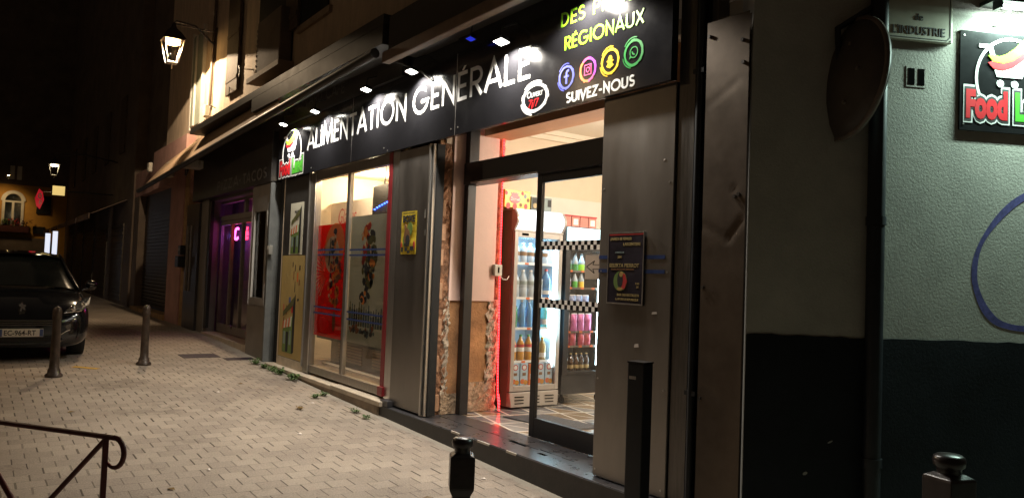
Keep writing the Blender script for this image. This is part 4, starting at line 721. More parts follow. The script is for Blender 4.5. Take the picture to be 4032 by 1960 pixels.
# far yellow house
yh = thing('yellow_house', 'far ochre yellow house with an arched white window and upper storey darkened for shade', 'building', (-45, -4, .6))
MB().box(-45.6, -45, -14, .4, .3, 5.35).build('wall', 'ochre_wall', yh); MB().box(-45.6, -45.02, -14, .4, 5.36, 30).build('upper_wall', 'dark_wall', yh)  # upper wall coloured dark where the lamp light is cut off
def awin(y0, y1, z0, z1, arch, m='off_white', pane='car_glass'):
    b = MB(Matrix.Translation((-45, 0, 0)) @ Matrix.Rotation(R(90), 4, 'Z')); w_ = .12  # local x -> world y, local -y -> world +x
    b.box(y0 - w_, y0, -.08, 0, z0, z1); b.box(y1, y1 + w_, -.08, 0, z0, z1); m_ = (y0 + y1) / 2; b.box(m_ - .05, m_ + .05, -.05, 0, z0, z1); b.box(y0, y1, -.052, 0, z1 - .08, z1)
    if arch: b.ring(m_, z1, (y1 - y0) / 2, .35, (y1 - y0) / 2 + w_ * 1.5, .5, -.08, 0, 12, 0, math.pi)
    else: b.box(y0 - w_, y1 + w_, -.08, 0, z1, z1 + w_)
    f = b.build('window', m, yh); b = MB(Matrix.Translation((-45, 0, 0)) @ Matrix.Rotation(R(90), 4, 'Z')); b.box(y0, m_ - .05, -.03, 0, z0, z1 - .08); b.box(m_ + .05, y1, -.03, 0, z0, z1 - .08)
    if arch: b.disc(m_, z1, (y1 - y0) / 2, .33, -.02, 0, 16)
    b.build('pane', pane, f)
awin(-2.62, -1.95, 3.35, 4.55, True)
awin(-2.5, -2.0, 5.6, 6.35, False, 'dark_wall', 'off_white')
awin(-5.4, -4.7, 3.35, 4.55, True)
b = MB(); b.box(-45.0, -44.4, -3.2, -1.6, 3.0, 3.3); b.build('window_box', 'dark_red_box', yh); b = MB(); b.box(-45, -44.9, -1.4, -.9, 3.0, 3.35); b.box(-45, -44.9, -1.3, -.7, 4.0, 4.9); b.each('wall_opening', 'dark_gap', yh)
b = MB(); b.box(-45, -44.6, -9, -.7, 1.0, 2.75); b.build('shop_base', 'dark_wall', yh)
for i, (y, m) in enumerate(((-2.7, 'ink_green'), (-2.2, 'ink_red'), (-1.7, 'dark_red_box'), (-2.45, 'leaf'))):
    t = thing('flower_pot', ['green plant in a trough on the far window ledge, left one', 'reddish flowers in a trough on the far window ledge', 'dark bush at the right end of the far window ledge', 'low leafy plant between the far ledge flowers'][i], 'plant', (-44.6, y, 3.3)); b = MB(); rr2 = random.Random(i)
    for k in range(40): p_ = Vector((-44.7 + rr2.uniform(-.2, .2), y + rr2.uniform(-.25, .25), 3.3 + rr2.uniform(0, .35))); d1 = Vector((rr2.uniform(-1, 1), rr2.uniform(-1, 1), rr2.uniform(-1, 1))).normalized() * .07; d2 = d1.cross(Vector((0, 0, 1))) * .7; b.quad(p_ - d1, p_ + d2, p_ + d1, p_ - d2)
    b.build('leaves', m, t)
l2 = lantern((-28.5, -1.8, 4.72), 'small far lantern lit white down the street', 'bulb_far', .75)
b = MB(); b.tube([(-28.5, -1.8, 4.98), (-28.5, -1.0, 5.15), (-28.5, 0, 5.0)], .025, 6); b.build('bracket', 'black_iron', l2)
spot('house_fill_light', (-43.2, -2.6, 5.4), (-45, -2.9, 3.0), 95, 110, .7, (1., .68, .32), .2)  # spot added to light the yellow house, away from the far lantern
fl2 = lantern((-43.2, -2.6, 5.62), 'added lamp hanging before the yellow house', 'bulb_warm', .3)  # small lantern added at that spot
bs = thing('box_sign', 'blank pale yellow lit box sign projecting over the street', 'sign', (-29, -1.6, 3.9)); MB().box(-29.2, -29.0, -1.79, -1.42, 3.78, 4.1).build('case', 'black_frame', bs); MB().box(-28.999, -28.985, -1.78, -1.43, 3.79, 4.09).build('face', 'sign_yellow', bs); MB().tube([(-29.1, -1.42, 3.95), (-29.1, 0, 3.95)], .02, 6).build('arm', 'black_frame', bs)
rs = thing('tobacco_sign', 'red lozenge shaped tobacco sign hanging left of the yellow box sign', 'sign', (-29, -2.1, 3.6))
b = MB(T((-29, 0, 0)) @ Matrix.Rotation(R(90), 4, 'Z')); b.prism([(-2.15, 3.95), (-2.25, 3.65), (-2.2, 3.4), (-2.1, 3.3), (-2.0, 3.6), (-2.05, 3.85)][::-1], -.08, .08); b.build('panel', 'sign_red', rs); b = MB(T((-29, 0, 0)) @ Matrix.Rotation(R(90), 4, 'Z')); b.ring(-2.12, 3.72, .025, .05, .05, .09, -.085, -.08, 10); b.ring(-2.1, 3.52, .02, .04, .04, .07, -.085, -.08, 10); b.build('emblem', 'off_white', rs); MB().tube([(-29.02, -2.03, 3.86), (-29.05, -1.8, 3.88)], .012, 6).build('arm', 'off_white', rs)
for i, (y, z1) in enumerate(((-1.86, 2.52), (-1.66, 2.6))):
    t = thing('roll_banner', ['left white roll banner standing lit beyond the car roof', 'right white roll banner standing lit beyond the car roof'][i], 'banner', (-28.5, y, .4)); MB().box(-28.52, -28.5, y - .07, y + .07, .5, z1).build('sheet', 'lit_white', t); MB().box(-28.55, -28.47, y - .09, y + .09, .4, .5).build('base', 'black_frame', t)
# ------------------------------------------------------------------ shop interior lighting and display
def area(name, loc, energy, size, c, par=None, rot=(0, 0, 0)):
    l = bpy.data.lights.new(name, 'AREA'); l.energy = energy; l.size = size; l.color = c; o = bpy.data.objects.new(name, l); col.objects.link(o); o.location = loc; o.rotation_euler = rot
    if par: adopt(o, par)
    return o
for i, (x, y) in enumerate(((-5.6, 2.0), (-4.4, 3.6))):
    t = thing('ceiling_panel', ['lit ceiling panel near the shop door', 'lit ceiling panel at the back of the shop'][i], 'lamp', (x, y, 3.49)); MB().box(x - .3, x + .3, y - .3, y + .3, 3.465, 3.499).build('frame', 'fridge_white', t); MB().lathe([(.02, 3.46), (.02, 3.05), (.09, 3.0), (.12, 2.92), (.08, 2.84), (.01, 2.82)], (x, y, 0), 16).build('globe', 'shop_panel', t)
    l = bpy.data.lights.new('ceiling_light', 'POINT'); l.energy = SHOP_W; l.color = (1., .88, .73); l.shadow_soft_size = .1; o = bpy.data.objects.new('ceiling_light', l); col.objects.link(o); o.location = (x, y, 2.74); adopt(o, t)
for i, (x, y) in enumerate(((-9.95, .3), (-9.02, .3), (-10.8, 1.2))):
    t = thing('ceiling_spot', ['lit recessed ceiling spot above the red poster', 'lit recessed ceiling spot above the hanging sign', 'lit recessed ceiling spot deep in the display window'][i], 'lamp', (x, y, 3.13)); MB().lathe([(.1, 3.14), (.1, 3.12), (.075, 3.115)], (x, y, 0), 20).build('trim', 'off_white', t); MB().lathe([(.072, 3.114), (.05, 3.105)], (x, y, 0), 16).build('disc', 'ceiling_disc', t); l = bpy.data.lights.new('spot_light', 'POINT'); l.energy = BAY_W; l.color = (1., .78, .48); l.shadow_soft_size = .06; o = bpy.data.objects.new('spot_light', l); col.objects.link(o); o.location = (x, y, 3.0); adopt(o, t)
hs = thing('hanging_led_sign', 'black hanging board with a blue LED stroke behind the right window pane', 'sign', (-8.9, .5, 2.4))
b = MB(); b.box(-9.36, -8.4, .48, .52, 2.38, 2.77); b.build('board', 'black_frame', hs, .015)
b = MB()
for i in range(11):
    u = i / 10; b.lathe([(.012, -.008), (.014, 0), (.01, .008)], (-9.26 + .72 * u, .474, 2.45 + .13 * u ** .8 - (.03 if i > 9 else 0)), 8)
b.build('led_row', 'led_blue', hs)
b = MB()
for x in (-9.05, -8.4): b.tube([(x, .5, 2.76), (x + .06, .5, 3.14)], .006, 6); b.tube([(x - .02, .5, 2.76), (x - .02, .5, 2.8), (x + .02, .5, 2.8), (x + .02, .5, 2.76)], .006, 6)
b.tube([(-9.05, .5, 2.8), (-9.9, .9, 2.94), (-10.7, 1.5, 3.02)], .006, 6); b.build('wire', 'cable_black', hs)
gp = thing('glaces_board', 'white board with the word Glaces in brown script above the red poster', 'sign', (-10.2, .8, 2.2)); MB().box(-11.58, -10.05, .8, .82, 2.2, 2.69).build('board', 'paper_white', gp); text('lettering', 'Glaces', .34, T((-11.3, .797, 2.36)), 'ink_red', gp, off=-.004, shear=.4, sx=.75)
fz = thing('display_counter', 'low display counter with pale louvres behind the lower window panes', 'counter', (-9.3, 1, .3))
b = MB(); b.box(-11.3, -8.0, .55, 1.3, .62, .76); b.build('top', 'counter_dark', fz); b = MB(); b.box(-11.2, -8.1, .75, 1.25, .262, .62); b.build('body', 'ac_metal', fz)
for x0 in (-10.9, -9.7):
    b = MB()
    for i in range(7): b.box(x0, x0 + .85, .735, .75, .32 + i * .042, .345 + i * .042)
    b.build('louvre', 'slat', fz)
b = MB(); b.box(-10.9, -8.3, .5, .6, .262, .285); b.build('foot_rail', 'slat', fz)
# red LED rope on the wall end
rp = thing('led_rope', 'glowing red LED rope hanging beside the shop door and looped at the floor', 'light rope', (-6.94, .9, .2))
P = [(-6.935, .9, 3.8), (-6.935, .9, 2.6), (-6.935, .905, 1.9), (-6.93, .91, 1.35), (-6.93, .918, 1.1), (-6.928, .92, .8), (-6.925, .925, .55), (-6.918, .93, .35), (-6.9, .935, .22), (-6.87, .92, .195), (-6.855, .91, .23), (-6.87, .92, .3), (-6.895, .925, .36)]
b = MB(); b.tube(P, .0078, 8); b.build('rope', LED_RED, rp)
sb = thing('switch_box', 'small white box with a key switch on the wall beside the red LED rope', 'switch', (-6.94, .86, 1.7)); b = MB(); b.box(-6.95, -6.9, .82, .915, 1.635, 1.76); b.build('case', 'off_white', sb, .006); b = MB(); b.box(-6.9, -6.893, .86, .875, 1.67, 1.73); b.build('key_slot', 'slot_black', sb); b = MB(); b.tube([(-6.92, .9, 1.64), (-6.9, .93, 1.6), (-6.9, .98, 1.6), (-6.92, 1.02, 1.64)], .006, 6); b.build('cable', 'off_white', sb)
# fridges ---------------------------------------------------------------------------
f1 = thing('drinks_fridge', 'tall silver glass door drinks fridge with a curved lit header beside the LED rope', 'fridge', (-7.25, 1.45, .18))
FX = -6.95
b = MB(); b.box(-7.62, FX - .05, 1.1, 1.125, .2, 2.38); b.box(-7.62, FX - .05, 1.765, 1.79, .2, 2.38); b.build('side', 'fridge_dark_red', f1)
b = MB(); b.box(-7.62, -7.58, 1.125, 1.765, .2, 2.38); b.box(-7.58, FX - .05, 1.125, 1.765, .38, .42); b.box(-7.58, FX - .05, 1.125, 1.765, 2.1, 2.14); b.box(-7.58, FX - .08, 1.126, 1.14, .42, 2.1); b.box(-7.58, FX - .08, 1.75, 1.764, .42, 2.1); b.box(-7.62, FX - .05, 1.1, 1.79, 2.381, 2.40); b.build('liner', 'fridge_white', f1)
b = MB()
for i in range(12): z = 2.18 + .19 * i / 12
prof = [(FX - .02 + .06 * math.sin(math.pi * i / 10), 2.165 + .22 * i / 10) for i in range(11)]
vs = [(x, y, z) for x, z in prof for y in (1.12, 1.77)]; b.add(vs, [(2 * i, 2 * i + 1, 2 * i + 3, 2 * i + 2) for i in range(10)], True); b.build('header_light', 'header_light', f1)
b = MB()
for y0, y1 in ((1.095, 1.12), (1.77, 1.795)):
    for i in range(10): (x0, z0), (x1, z1) = prof[i], prof[i + 1]; b.hexa([(FX - .06, y0, z0), (x0 + .012, y0, z0), (x0 + .012, y1, z0), (FX - .06, y1, z0)], [(FX - .06, y0, z1), (x1 + .012, y0, z1), (x1 + .012, y1, z1), (FX - .06, y1, z1)])
b.box(FX - .05, FX, 1.1, 1.79, 2.145, 2.162); b.build('header_trim', 'fridge_grey', f1)
fd = MB(); fd.box(FX - .045, FX, 1.105, 1.155, .37, 2.14); fd.box(FX - .045, FX, 1.735, 1.785, .37, 2.14); fd.box(FX - .045, FX, 1.155, 1.735, 2.08, 2.14); fd.box(FX - .045, FX, 1.155, 1.735, .37, .43); fdo = fd.build('door', 'fridge_grey', f1, .004)
MB().box(FX - .03, FX - .022, 1.155, 1.735, .43, 2.08).build('pane', 'pane', fdo); MB().box(FX + .0, FX + .004, 1.2, 1.29, 2.1, 2.125).build('badge', 'slot_black', fdo)
b = MB(); b.hexa([(FX - .05, 1.1, .2), (FX + .02, 1.12, .2), (FX + .02, 1.77, .2), (FX - .05, 1.79, .2)], [(FX - .05, 1.1, .36), (FX + .005, 1.1, .36), (FX + .005, 1.79, .36), (FX - .05, 1.79, .36)]); b.build('base_grille', 'fridge_grey', f1, .006)
b = MB()
for y0 in (1.17, 1.39, 1.59):
    for z in (.235, .27, .305): b.box(FX + .0, FX + .021, y0, y0 + .12, z, z + .01)
b.each('vent_slot', 'slot_black', f1)
b = MB()
for z in (.695, 1.065, 1.405, 1.795): b.box(-7.56, FX - .07, 1.142, 1.748, z - .012, z - .003); b.box(FX - .072, FX - .064, 1.142, 1.748, z - .02, z + .008)
b.build('shelf', 'shelf_wire', f1)
b = MB()
for z, ys_ in ((1.795, (1.3, 1.48)), (1.405, (1.33, 1.6)), (1.065, (1.36,)), (.695, (1.3, 1.5))):
    for y in ys_: b.box(FX - .063, FX - .06, y, y + .05, z - .02, z + .005)
b.each('price_tag', 'ink_orange', f1)
b = MB(); b.tube([(FX - .055, 1.715, .62), (FX - .055, 1.715, 2.0)], .013, 8); b.build('led_strip', 'led_cold', f1)
b = MB()
for i in range(8): b.box(-7.575, -7.57, 1.2, 1.34, 1.9 + i * .016, 1.907 + i * .016)
b.build('fan_grille', 'slot_black', f1)
area('fridge_light', (-7.12, 1.45, 2.07), 9, .4, (.45, .8, 1.), f1); area('fridge_strip_light', (-7.03, 1.7, 1.2), 9, .5, (.4, .8, 1.), f1, (0, R(0), 0)).rotation_euler = (R(90), 0, R(0))
f2 = thing('drinks_fridge', 'black glass door fridge on castors behind the checkered door strips', 'fridge', (-7.25, 2.25, .18))
G0, G1 = 1.84, 2.55
b = MB(); b.box(-7.62, FX - .05, G0, G0 + .03, .3, 2.25); b.box(-7.62, FX - .05, G1 - .03, G1, .3, 2.25); b.box(-7.62, -7.58, G0 + .03, G1 - .03, .3, 2.25); b.box(-7.58, FX - .05, G0 + .03, G1 - .03, 2.21, 2.25); b.box(-7.58, FX - .05, G0 + .03, G1 - .03, .3, .53); b.box(FX - .05, FX - .01, G0, G1, .3, .52); b.build('body', 'fridge_black', f2)
b = MB(); b.box(FX - .05, FX - .02, G0 + .04, G1 - .04, 2.06, 2.24); b.build('header_light', 'header_light_2', f2)
fd = MB(); fd.box(FX - .045, FX, G0, G0 + .075, .52, 2.05); fd.box(FX - .045, FX, G1 - .075, G1, .52, 2.05); fd.box(FX - .045, FX, G0 + .075, G1 - .075, 1.97, 2.05); fd.box(FX - .045, FX, G0 + .075, G1 - .075, .52, .56); fdo = fd.build('door', 'fridge_black', f2, .004)
MB().box(FX - .03, FX - .022, G0 + .075, G1 - .075, .56, 1.97).build('pane', 'pane', fdo)
b = MB()
for z in (.85, 1.02, 1.3, 1.535, 1.735): b.box(-7.56, FX - .07, G0 + .04, G1 - .04, z - .008, z - .003); b.box(FX - .075, FX - .066, G0 + .04, G1 - .04, z - .016, z + .006)
b.build('shelf', 'alu_dark', f2)
b = MB()
for z in (.85, 1.02, 1.535, 1.735):
    for y in (1.95, 2.13, 2.3): b.box(FX - .065, FX - .061, y, y + .045, z - .016, z + .008)
b.each('price_tag', 'ink_orange', f2)
b = MB(); b.tube([(FX - .055, 2.41, .62), (FX - .055, 2.41, 1.92)], .015, 8); b.build('led_strip', 'led_cold', f2)
for y in (G0 + .08, G1 - .08):
    b = MB(); b.lathe([(.04, -.012), (.045, 0), (.04, .012)], (FX - .1, y, .225), 14, Matrix.Rotation(R(90), 3, 'X')); b.box(FX - .115, FX - .085, y - .01, y + .01, .225, .3); b.each('castor', 'slot_black', f2)
area('fridge_light', (-7.1, 2.2, 2.0), 8, .3, (.5, .82, 1.), f2)
# bottles and packs
def liquid(n, c): return glass(n, c, .9, .05) if False else mat(n, c, .18, nz=(6, .15), spec=.6, trans=.35)
liquid('bottle_clear', (.62, .72, .8)); liquid('bottle_blue', (.1, .35, .7)); liquid('bottle_green', (.03, .32, .12)); liquid('bottle_orange', (.85, .4, .05)); liquid('bottle_purple', (.3, .1, .22)); liquid('bottle_brown', (.12, .06, .03)); liquid('bottle_aqua', (.15, .6, .55))
def bottle(label, group, r, h, body, lab=None, cap='cap_white', neck=.35, top=None):
    t = thing('bottle', label, 'bottle', (0, 0, 0), group); s = h * (1 - neck)
    MB().lathe([(r * .85, 0), (r, .015), (r, s * .5), (r * .93, s * .55), (r, s * .6), (r, s), (r * .75, s + h * .1), (r * .36, h * .88), (r * .34, h * .93)], n=14).build('body', body, t)
    MB().lathe([(r * .4, h * .93), (r * .4, h), (r * .3, h + .002)], n=10).build('cap', cap, t)
    if lab: MB().lathe([(r * 1.02, s * lab[0]), (r * 1.02, s * lab[1])], n=14).build('label', lab[2], t)
    if top: MB().lathe([(r * 1.015, s * top[0]), (r * 1.015, s * top[1])], n=14).build('fill', top[2], t)
    return t
def row(proto, ys_, x, z):
    for i, y in enumerate(ys_):
        o = proto if i == 0 else copy_tree(proto); o.location = (x, y, z); 
row(bottle('small clear water bottle with a dark label on the top shelf of the silver fridge', 'small water bottles', .046, .225, 'bottle_clear', (.55, .85, 'ink_brown')), (1.2, 1.3, 1.4, 1.5, 1.6), -7.06, 1.797)
row(bottle('large clear water bottle on the second shelf of the silver fridge', 'large water bottles', .052, .31, 'bottle_clear', (.72, .92, 'ink_bluegrey')), (1.2, 1.31, 1.42, 1.53), -7.06, 1.407)
row(bottle('large red capped blue water bottle on the second shelf', None, .055, .33, 'bottle_blue', (.2, .4, 'label_white'), 'ink_red'), (1.64,), -7.06, 1.407)
row(bottle('dark green bottle at the left of the middle shelf of the silver fridge', None, .046, .31, 'bottle_green', (.25, .5, 'bottle_green'), 'leafgreen_vinyl'), (1.2,), -7.06, 1.067)
row(bottle('blue water bottle in the middle of the third shelf of the silver fridge', 'blue bottles', .045, .31, 'bottle_blue', (.3, .6, 'bottle_blue')), (1.31, 1.41, 1.52), -7.06, 1.067)
row(bottle('pale aqua bottle at the right of the third shelf of the silver fridge', None, .046, .3, 'bottle_aqua', (.2, .5, 'label_white')), (1.63,), -7.06, 1.067)
row(bottle('orange juice bottle with a label and green cap on the fourth fridge shelf', 'juice bottles with red labels', .045, .29, 'bottle_orange', (.55, .8, 'label_white'), 'leafgreen_vinyl', top=(.82, .98, 'ink_red')), (1.2, 1.31, 1.42), -7.06, .697)
row(bottle('olive juice bottle with a yellow cap at the right of the fourth fridge shelf', 'yellow capped juice bottles', .042, .26, 'ink_gold', (.2, .5, 'label_white'), 'yellow_vinyl'), (1.53, 1.62), -7.06, .697)
def carton(label, group, w_, h, m, deco):
    t = thing('carton', label, 'carton', (0, 0, 0), group); MB().box(-.09, 0, -w_ / 2, w_ / 2, 0, h).build('box', m, t, .004)
    A = Matrix.Rotation(R(90), 4, 'Z')
    for k, (kind, u, v, a, c, mm) in enumerate(deco):
        b = MB(A)
        if kind == 'o': b.disc(u, v, a, c, -.0025 - .0004 * k, -.0005, 14)
        else: b.box(u - a, u + a, -.0025 - .0004 * k, -.0005, v - c, v + c)
        b.build('print', mm, t)
    return t
mat('carton_blue', (.4, .55, .68), .5, nz=(3, .2))
row(carton('orange juice carton with a round red mark at the bottom of the silver fridge', 'juice cartons', .105, .25, 'carton_blue', [('o', 0, .205, .034, .034, 'ink_red'), ('o', 0, .205, .024, .024, 'label_white'), ('b', .0, .13, .022, .016, 'ink_brown'), ('o', -.02, .05, .03, .028, 'ink_orange'), ('o', .022, .04, .028, .028, 'bottle_orange')]), (1.21, 1.33, 1.56, 1.68), -6.995, .422)
row(carton('orange brown juice carton between the blue ones at the bottom of the silver fridge', None, .1, .24, 'ink_orange', [('o', 0, .19, .03, .03, 'ink_gold'), ('b', 0, .1, .03, .03, 'label_white')]), (1.445,), -6.998, .422)
row(bottle('bottle of green drink on the top shelf of the black fridge', 'green bottles in the black fridge', .036, .2, 'bottle_clear', None, 'ink_black', .45, (.0, .7, 'leafgreen_vinyl')), (1.97, 2.07), -7.06, 1.737)
row(bottle('bottle of lime drink right of the green ones in the black fridge', None, .036, .2, 'bottle_clear', None, 'ink_black', .45, (.0, .7, 'lime_vinyl')), (2.17,), -7.06, 1.737)
for y, m, nme in ((1.97, 'bottle_purple', 'purple'), (2.07, 'green_vinyl', 'green'), (2.17, 'yellow_vinyl', 'yellow')): row(bottle(f'{nme} drink bottle on the second shelf of the black fridge', None, .036, .18, 'bottle_clear', None, 'ink_black', .45, (.0, .75, m)), (y,), -7.06, 1.537)
def pouch(label, group, m, h=.14, w_=.055):
    t = thing('snack_pouch', label, 'snack pouch', (0, 0, 0), group); b = MB(); rr3 = random.Random(len(label)); vs = []
    for j in range(6):
        for i in range(5): u, v = i / 4 - .5, j / 5; th = .03 * (1 - (2 * abs(u)) ** 2) * math.sin(math.pi * min(1, v * .9 + .08)); vs.append((th + rr3.uniform(0, .008), u * w_ * 1.8 + rr3.uniform(-.003, .003), v * h))
    b.add(vs, [(j * 5 + i, j * 5 + i + 1, (j + 1) * 5 + i + 1, (j + 1) * 5 + i) for j in range(5) for i in range(4)], True)
    b.add([(-.01, v[1], v[2]) for v in vs], [(j * 5 + i, (j + 1) * 5 + i, (j + 1) * 5 + i + 1, j * 5 + i + 1) for j in range(5) for i in range(4)]); b.build('bag', m, t)
    MB().box(.0, .004, -w_ * .8, w_ * .8, h - .004, h + .012).build('seal', 'label_gloss', t); return t
mat('foil_pink', (.5, .12, .3), .3, .3, nz=(12, .4)); mat('foil_brown', (.22, .1, .08), .3, .3, nz=(12, .4)); mat('foil_blue', (.2, .24, .4), .3, .4, nz=(20, .7)); mat('foil_red', (.4, .05, .08), .3, .3, nz=(12, .4))
row(pouch('crumpled blue and silver foil pack on the third shelf of the black fridge', 'blue foil packs', 'foil_blue'), (1.95, 2.05, 2.15, 2.25), -7.06, 1.302)
row(pouch('brown foil pouch at the left of the fourth shelf of the black fridge', None, 'foil_brown', .2), (1.96,), -7.06, 1.022)
row(pouch('pink foil pouch on the fourth shelf of the black fridge', 'pink foil pouches', 'foil_pink', .2), (2.08, 2.19, 2.3), -7.06, 1.022)
row(pouch('dark red foil pouch on the low shelf of the black fridge', 'dark red foil pouches', 'foil_red', .15), (1.96, 2.07, 2.2, 2.3), -7.06, .852)
row(bottle('brown bottle with a gold cap at the bottom of the black fridge', 'brown bottles with gold caps', .034, .2, 'bottle_brown', (.2, .5, 'ink_gold'), 'ink_gold'), (1.97, 2.05, 2.13, 2.21, 2.29), -7.06, .562)
# boxes on top of the fridges
bx = thing('candy_box', 'yellow candy box with red and white lettering on top of the silver fridge', 'box', (-7.1, 1.13, 2.4)); MB().box(-7.3, -7.0, .98, 1.33, 2.402, 2.6).build('box', 'yellow_vinyl', bx, .004)
A = T((-7.0, 0, 0)) @ Matrix.Rotation(R(90), 4, 'Z')
b = MB(A); b.disc(1.12, 2.5, .075, .05, -.003, -.0005, 16); b.prism([(1.07, 2.54), (1.16, 2.54), (1.165, 2.575), (1.145, 2.56), (1.13, 2.58), (1.115, 2.56), (1.1, 2.58), (1.085, 2.56), (1.065, 2.575)], -.0026, -.0005); b.build('print', 'red_vinyl', bx)
text('lettering', 'Damel', .05, A @ T((1.055, -.004, 2.483)), 'label_white', bx, off=.001, sx=.95)
b = MB(A)
for u, z, a, m in ((1.22, 2.57, .018, 0), (1.26, 2.54, .022, 1), (1.3, 2.5, .02, 2), (1.27, 2.43, .025, 0), (1.2, 2.44, .02, 2), (1.0, 2.56, .02, 0), (1.03, 2.42, .03, 0), (1.12, 2.42, .03, 0)): b.mat(m); b.disc(u, z, a, a * 1.2, -.002, -.0005, 8)
b.build('print', ['ink_red', 'ink_bluegrey', 'ink_brown'], bx)
bx = thing('cardboard_box', 'dark grey printed box beside the yellow candy box on the silver fridge', 'box', (-7.1, 1.5, 2.4)); MB().box(-7.3, -7.0, 1.35, 1.64, 2.402, 2.55).build('box', 'ink_bluegrey', bx, .004); b = MB(A); b.box(1.36, 1.5, -.002, -.0005, 2.41, 2.54); b.box(1.58, 1.63, -.003, -.001, 2.45, 2.53); b.build('print', 'ink_black', bx); b = MB(A); b.disc(1.4, 2.45, .03, .03, -.003, -.001, 10); b.disc(1.46, 2.44, .025, .03, -.003, -.001, 10); b.build('print', 'ink_gold', bx); text('lettering', 'Cafe', .04, A @ T((1.5, -.004, 2.5)), 'label_white', bx) if False else None
mat('box_pink', (.5, .2, .16), .5, nz=(4, .15)); 
for i, y in enumerate((1.87, 2.0, 2.13, 2.26)):
    bx = thing('cardboard_box', ['leftmost pink brown carton on the black fridge', 'second pink brown carton from the left on the black fridge', 'third pink brown carton from the left on the black fridge', 'fourth pink brown carton on the black fridge, by the pillar'][i], 'box', (-7.0, y, 2.252), 'pink brown cartons'); MB().box(-7.25, -6.99, y - .06, y + .06, 2.252, 2.37).build('box', 'box_pink', bx, .003); MB().box(-7.25, -6.98, y - .062, y + .062, 2.371, 2.385).build('lid', 'ink_red', bx)
    b = MB(T((-6.99, 0, 0)) @ Matrix.Rotation(R(90), 4, 'Z')); b.box(y - .035, y + .035, -.002, -.0005, 2.275, 2.345); b.build('print', 'label_white' if i % 2 else 'box_pink', bx)
dm = thing('door_mat', 'grey door mat on the patterned shop floor', 'mat', (-6.0, 1.1, .18)); b = MB(); b.hexa([(-6.6, .78, .179), (-5.75, .9, .179), (-5.7, 1.38, .179), (-6.55, 1.28, .179)], [(-6.59, .79, .19), (-5.76, .91, .19), (-5.71, 1.37, .19), (-6.54, 1.27, .19)]); b.build('pile', 'mat_rubber', dm)
# posters on the steel pillars
bp_ = thing('boxing_poster', 'yellow BOXE poster stuck on the steel pillar left of the door', 'poster', (-7.35, -.003, 1.83))
b = MB(); n_ = 8
for j in range(n_): z0, z1 = 1.83 + .46 * j / n_, 1.83 + .46 * (j + 1) / n_; f_ = lambda z: -.004 - .002 * math.sin(z * 30); b.hexa([(-7.525, f_(z0), z0), (-7.185, f_(z0) - .001, z0), (-7.185, -.001, z0), (-7.525, -.001, z0)], [(-7.525, f_(z1), z1), (-7.185, f_(z1) - .001, z1), (-7.185, -.001, z1), (-7.525, -.001, z1)])
b.build('sheet', 'poster_yellow', bp_); text('lettering', 'BOXE', .1, T((-7.49, -.0085, 2.175)), 'ink_black', bp_, off=.003, sx=1.08)
b = MB(); b.mat(1); b.disc(-7.32, 2.1, .06, .075, -.0095, -.007, 12); b.mat(2); b.disc(-7.38, 2.02, .07, .09, -.0105, -.007, 10); b.disc(-7.42, 2.12, .025, .035, -.011, -.007, 8); b.mat(1); b.disc(-7.43, 1.98, .04, .06, -.0098, -.007, 8); b.mat(0); b.disc(-7.36, 1.98, .05, .06, -.0112, -.007, 8)
for x, z, w_, h in ((-7.5, 1.855, .035, .05), (-7.42, 1.865, .05, .04), (-7.3, 1.87, .08, .045), (-7.36, 1.84, .05, .03), (-7.44, 1.915, .12, .012), (-7.44, 1.937, .12, .01), (-7.48, 2.265, .26, .008)): b.box(x, x + w_, -.0108, -.007, z, z + h)
b.mat(3); b.disc(-7.505, 1.93, .012, .035, -.0095, -.007, 8); b.disc(-7.215, 1.93, .02, .04, -.0095, -.007, 8); b.build('print', ['ink_black', 'ink_green', 'ink_brown', 'ink_red'], bp_)
cp = thing('concert_poster', 'dark framed concert poster reading SELEKTA PIERROT on the right steel pillar', 'poster', (-4.04, .02, 1.46))
b = MB(); b.box(-4.215, -3.855, .0175, .0255, 1.46, 1.965); b.build('sheet', 'poster_dark', cp)
b = MB(); b.box(-4.22, -4.212, .0155, .0255, 1.455, 1.97); b.box(-3.858, -3.85, .0155, .0255, 1.455, 1.97); b.box(-4.212, -3.858, .0155, .0255, 1.455, 1.465); b.box(-4.212, -3.858, .0155, .0255, 1.963, 1.97); b.build('clear_border', 'alu', cp); MB().box(-4.21, -3.86, .0165, .0174, 1.95, 1.962).build('print', 'ink_red', cp)
for s_, sz, x, z, m in (('SAMEDI 08 FEVRIER', .026, -4.195, 1.915, 'ink_gold'), ('LARGENTIERE', .028, -4.06, 1.875, 'ink_gold'), ('A PARTIR DE', .016, -4.14, 1.82, 'ink_bluegrey'), ('20H', .024, -4.115, 1.785, 'ink_gold'), ('SELEKTA PIERROT', .038, -4.2, 1.72, 'ink_gold'), ('REGGAE, ROCKSTEADY, DANCEHALL', .014, -4.18, 1.7, 'ink_brown'), ('P.A.F.', .018, -3.925, 1.6, 'ink_gold'), ('3€', .02, -3.915, 1.575, 'ink_gold'), ('BAR DES RECOLLETS', .024, -4.11, 1.515, 'ink_gold'), ('6, AV DE LA REPUBLIQUE', .021, -4.125, 1.485, 'ink_gold')): text('lettering', s_, sz, T((x, .0165, z)), m, cp, ext=.0008, off=.0006)
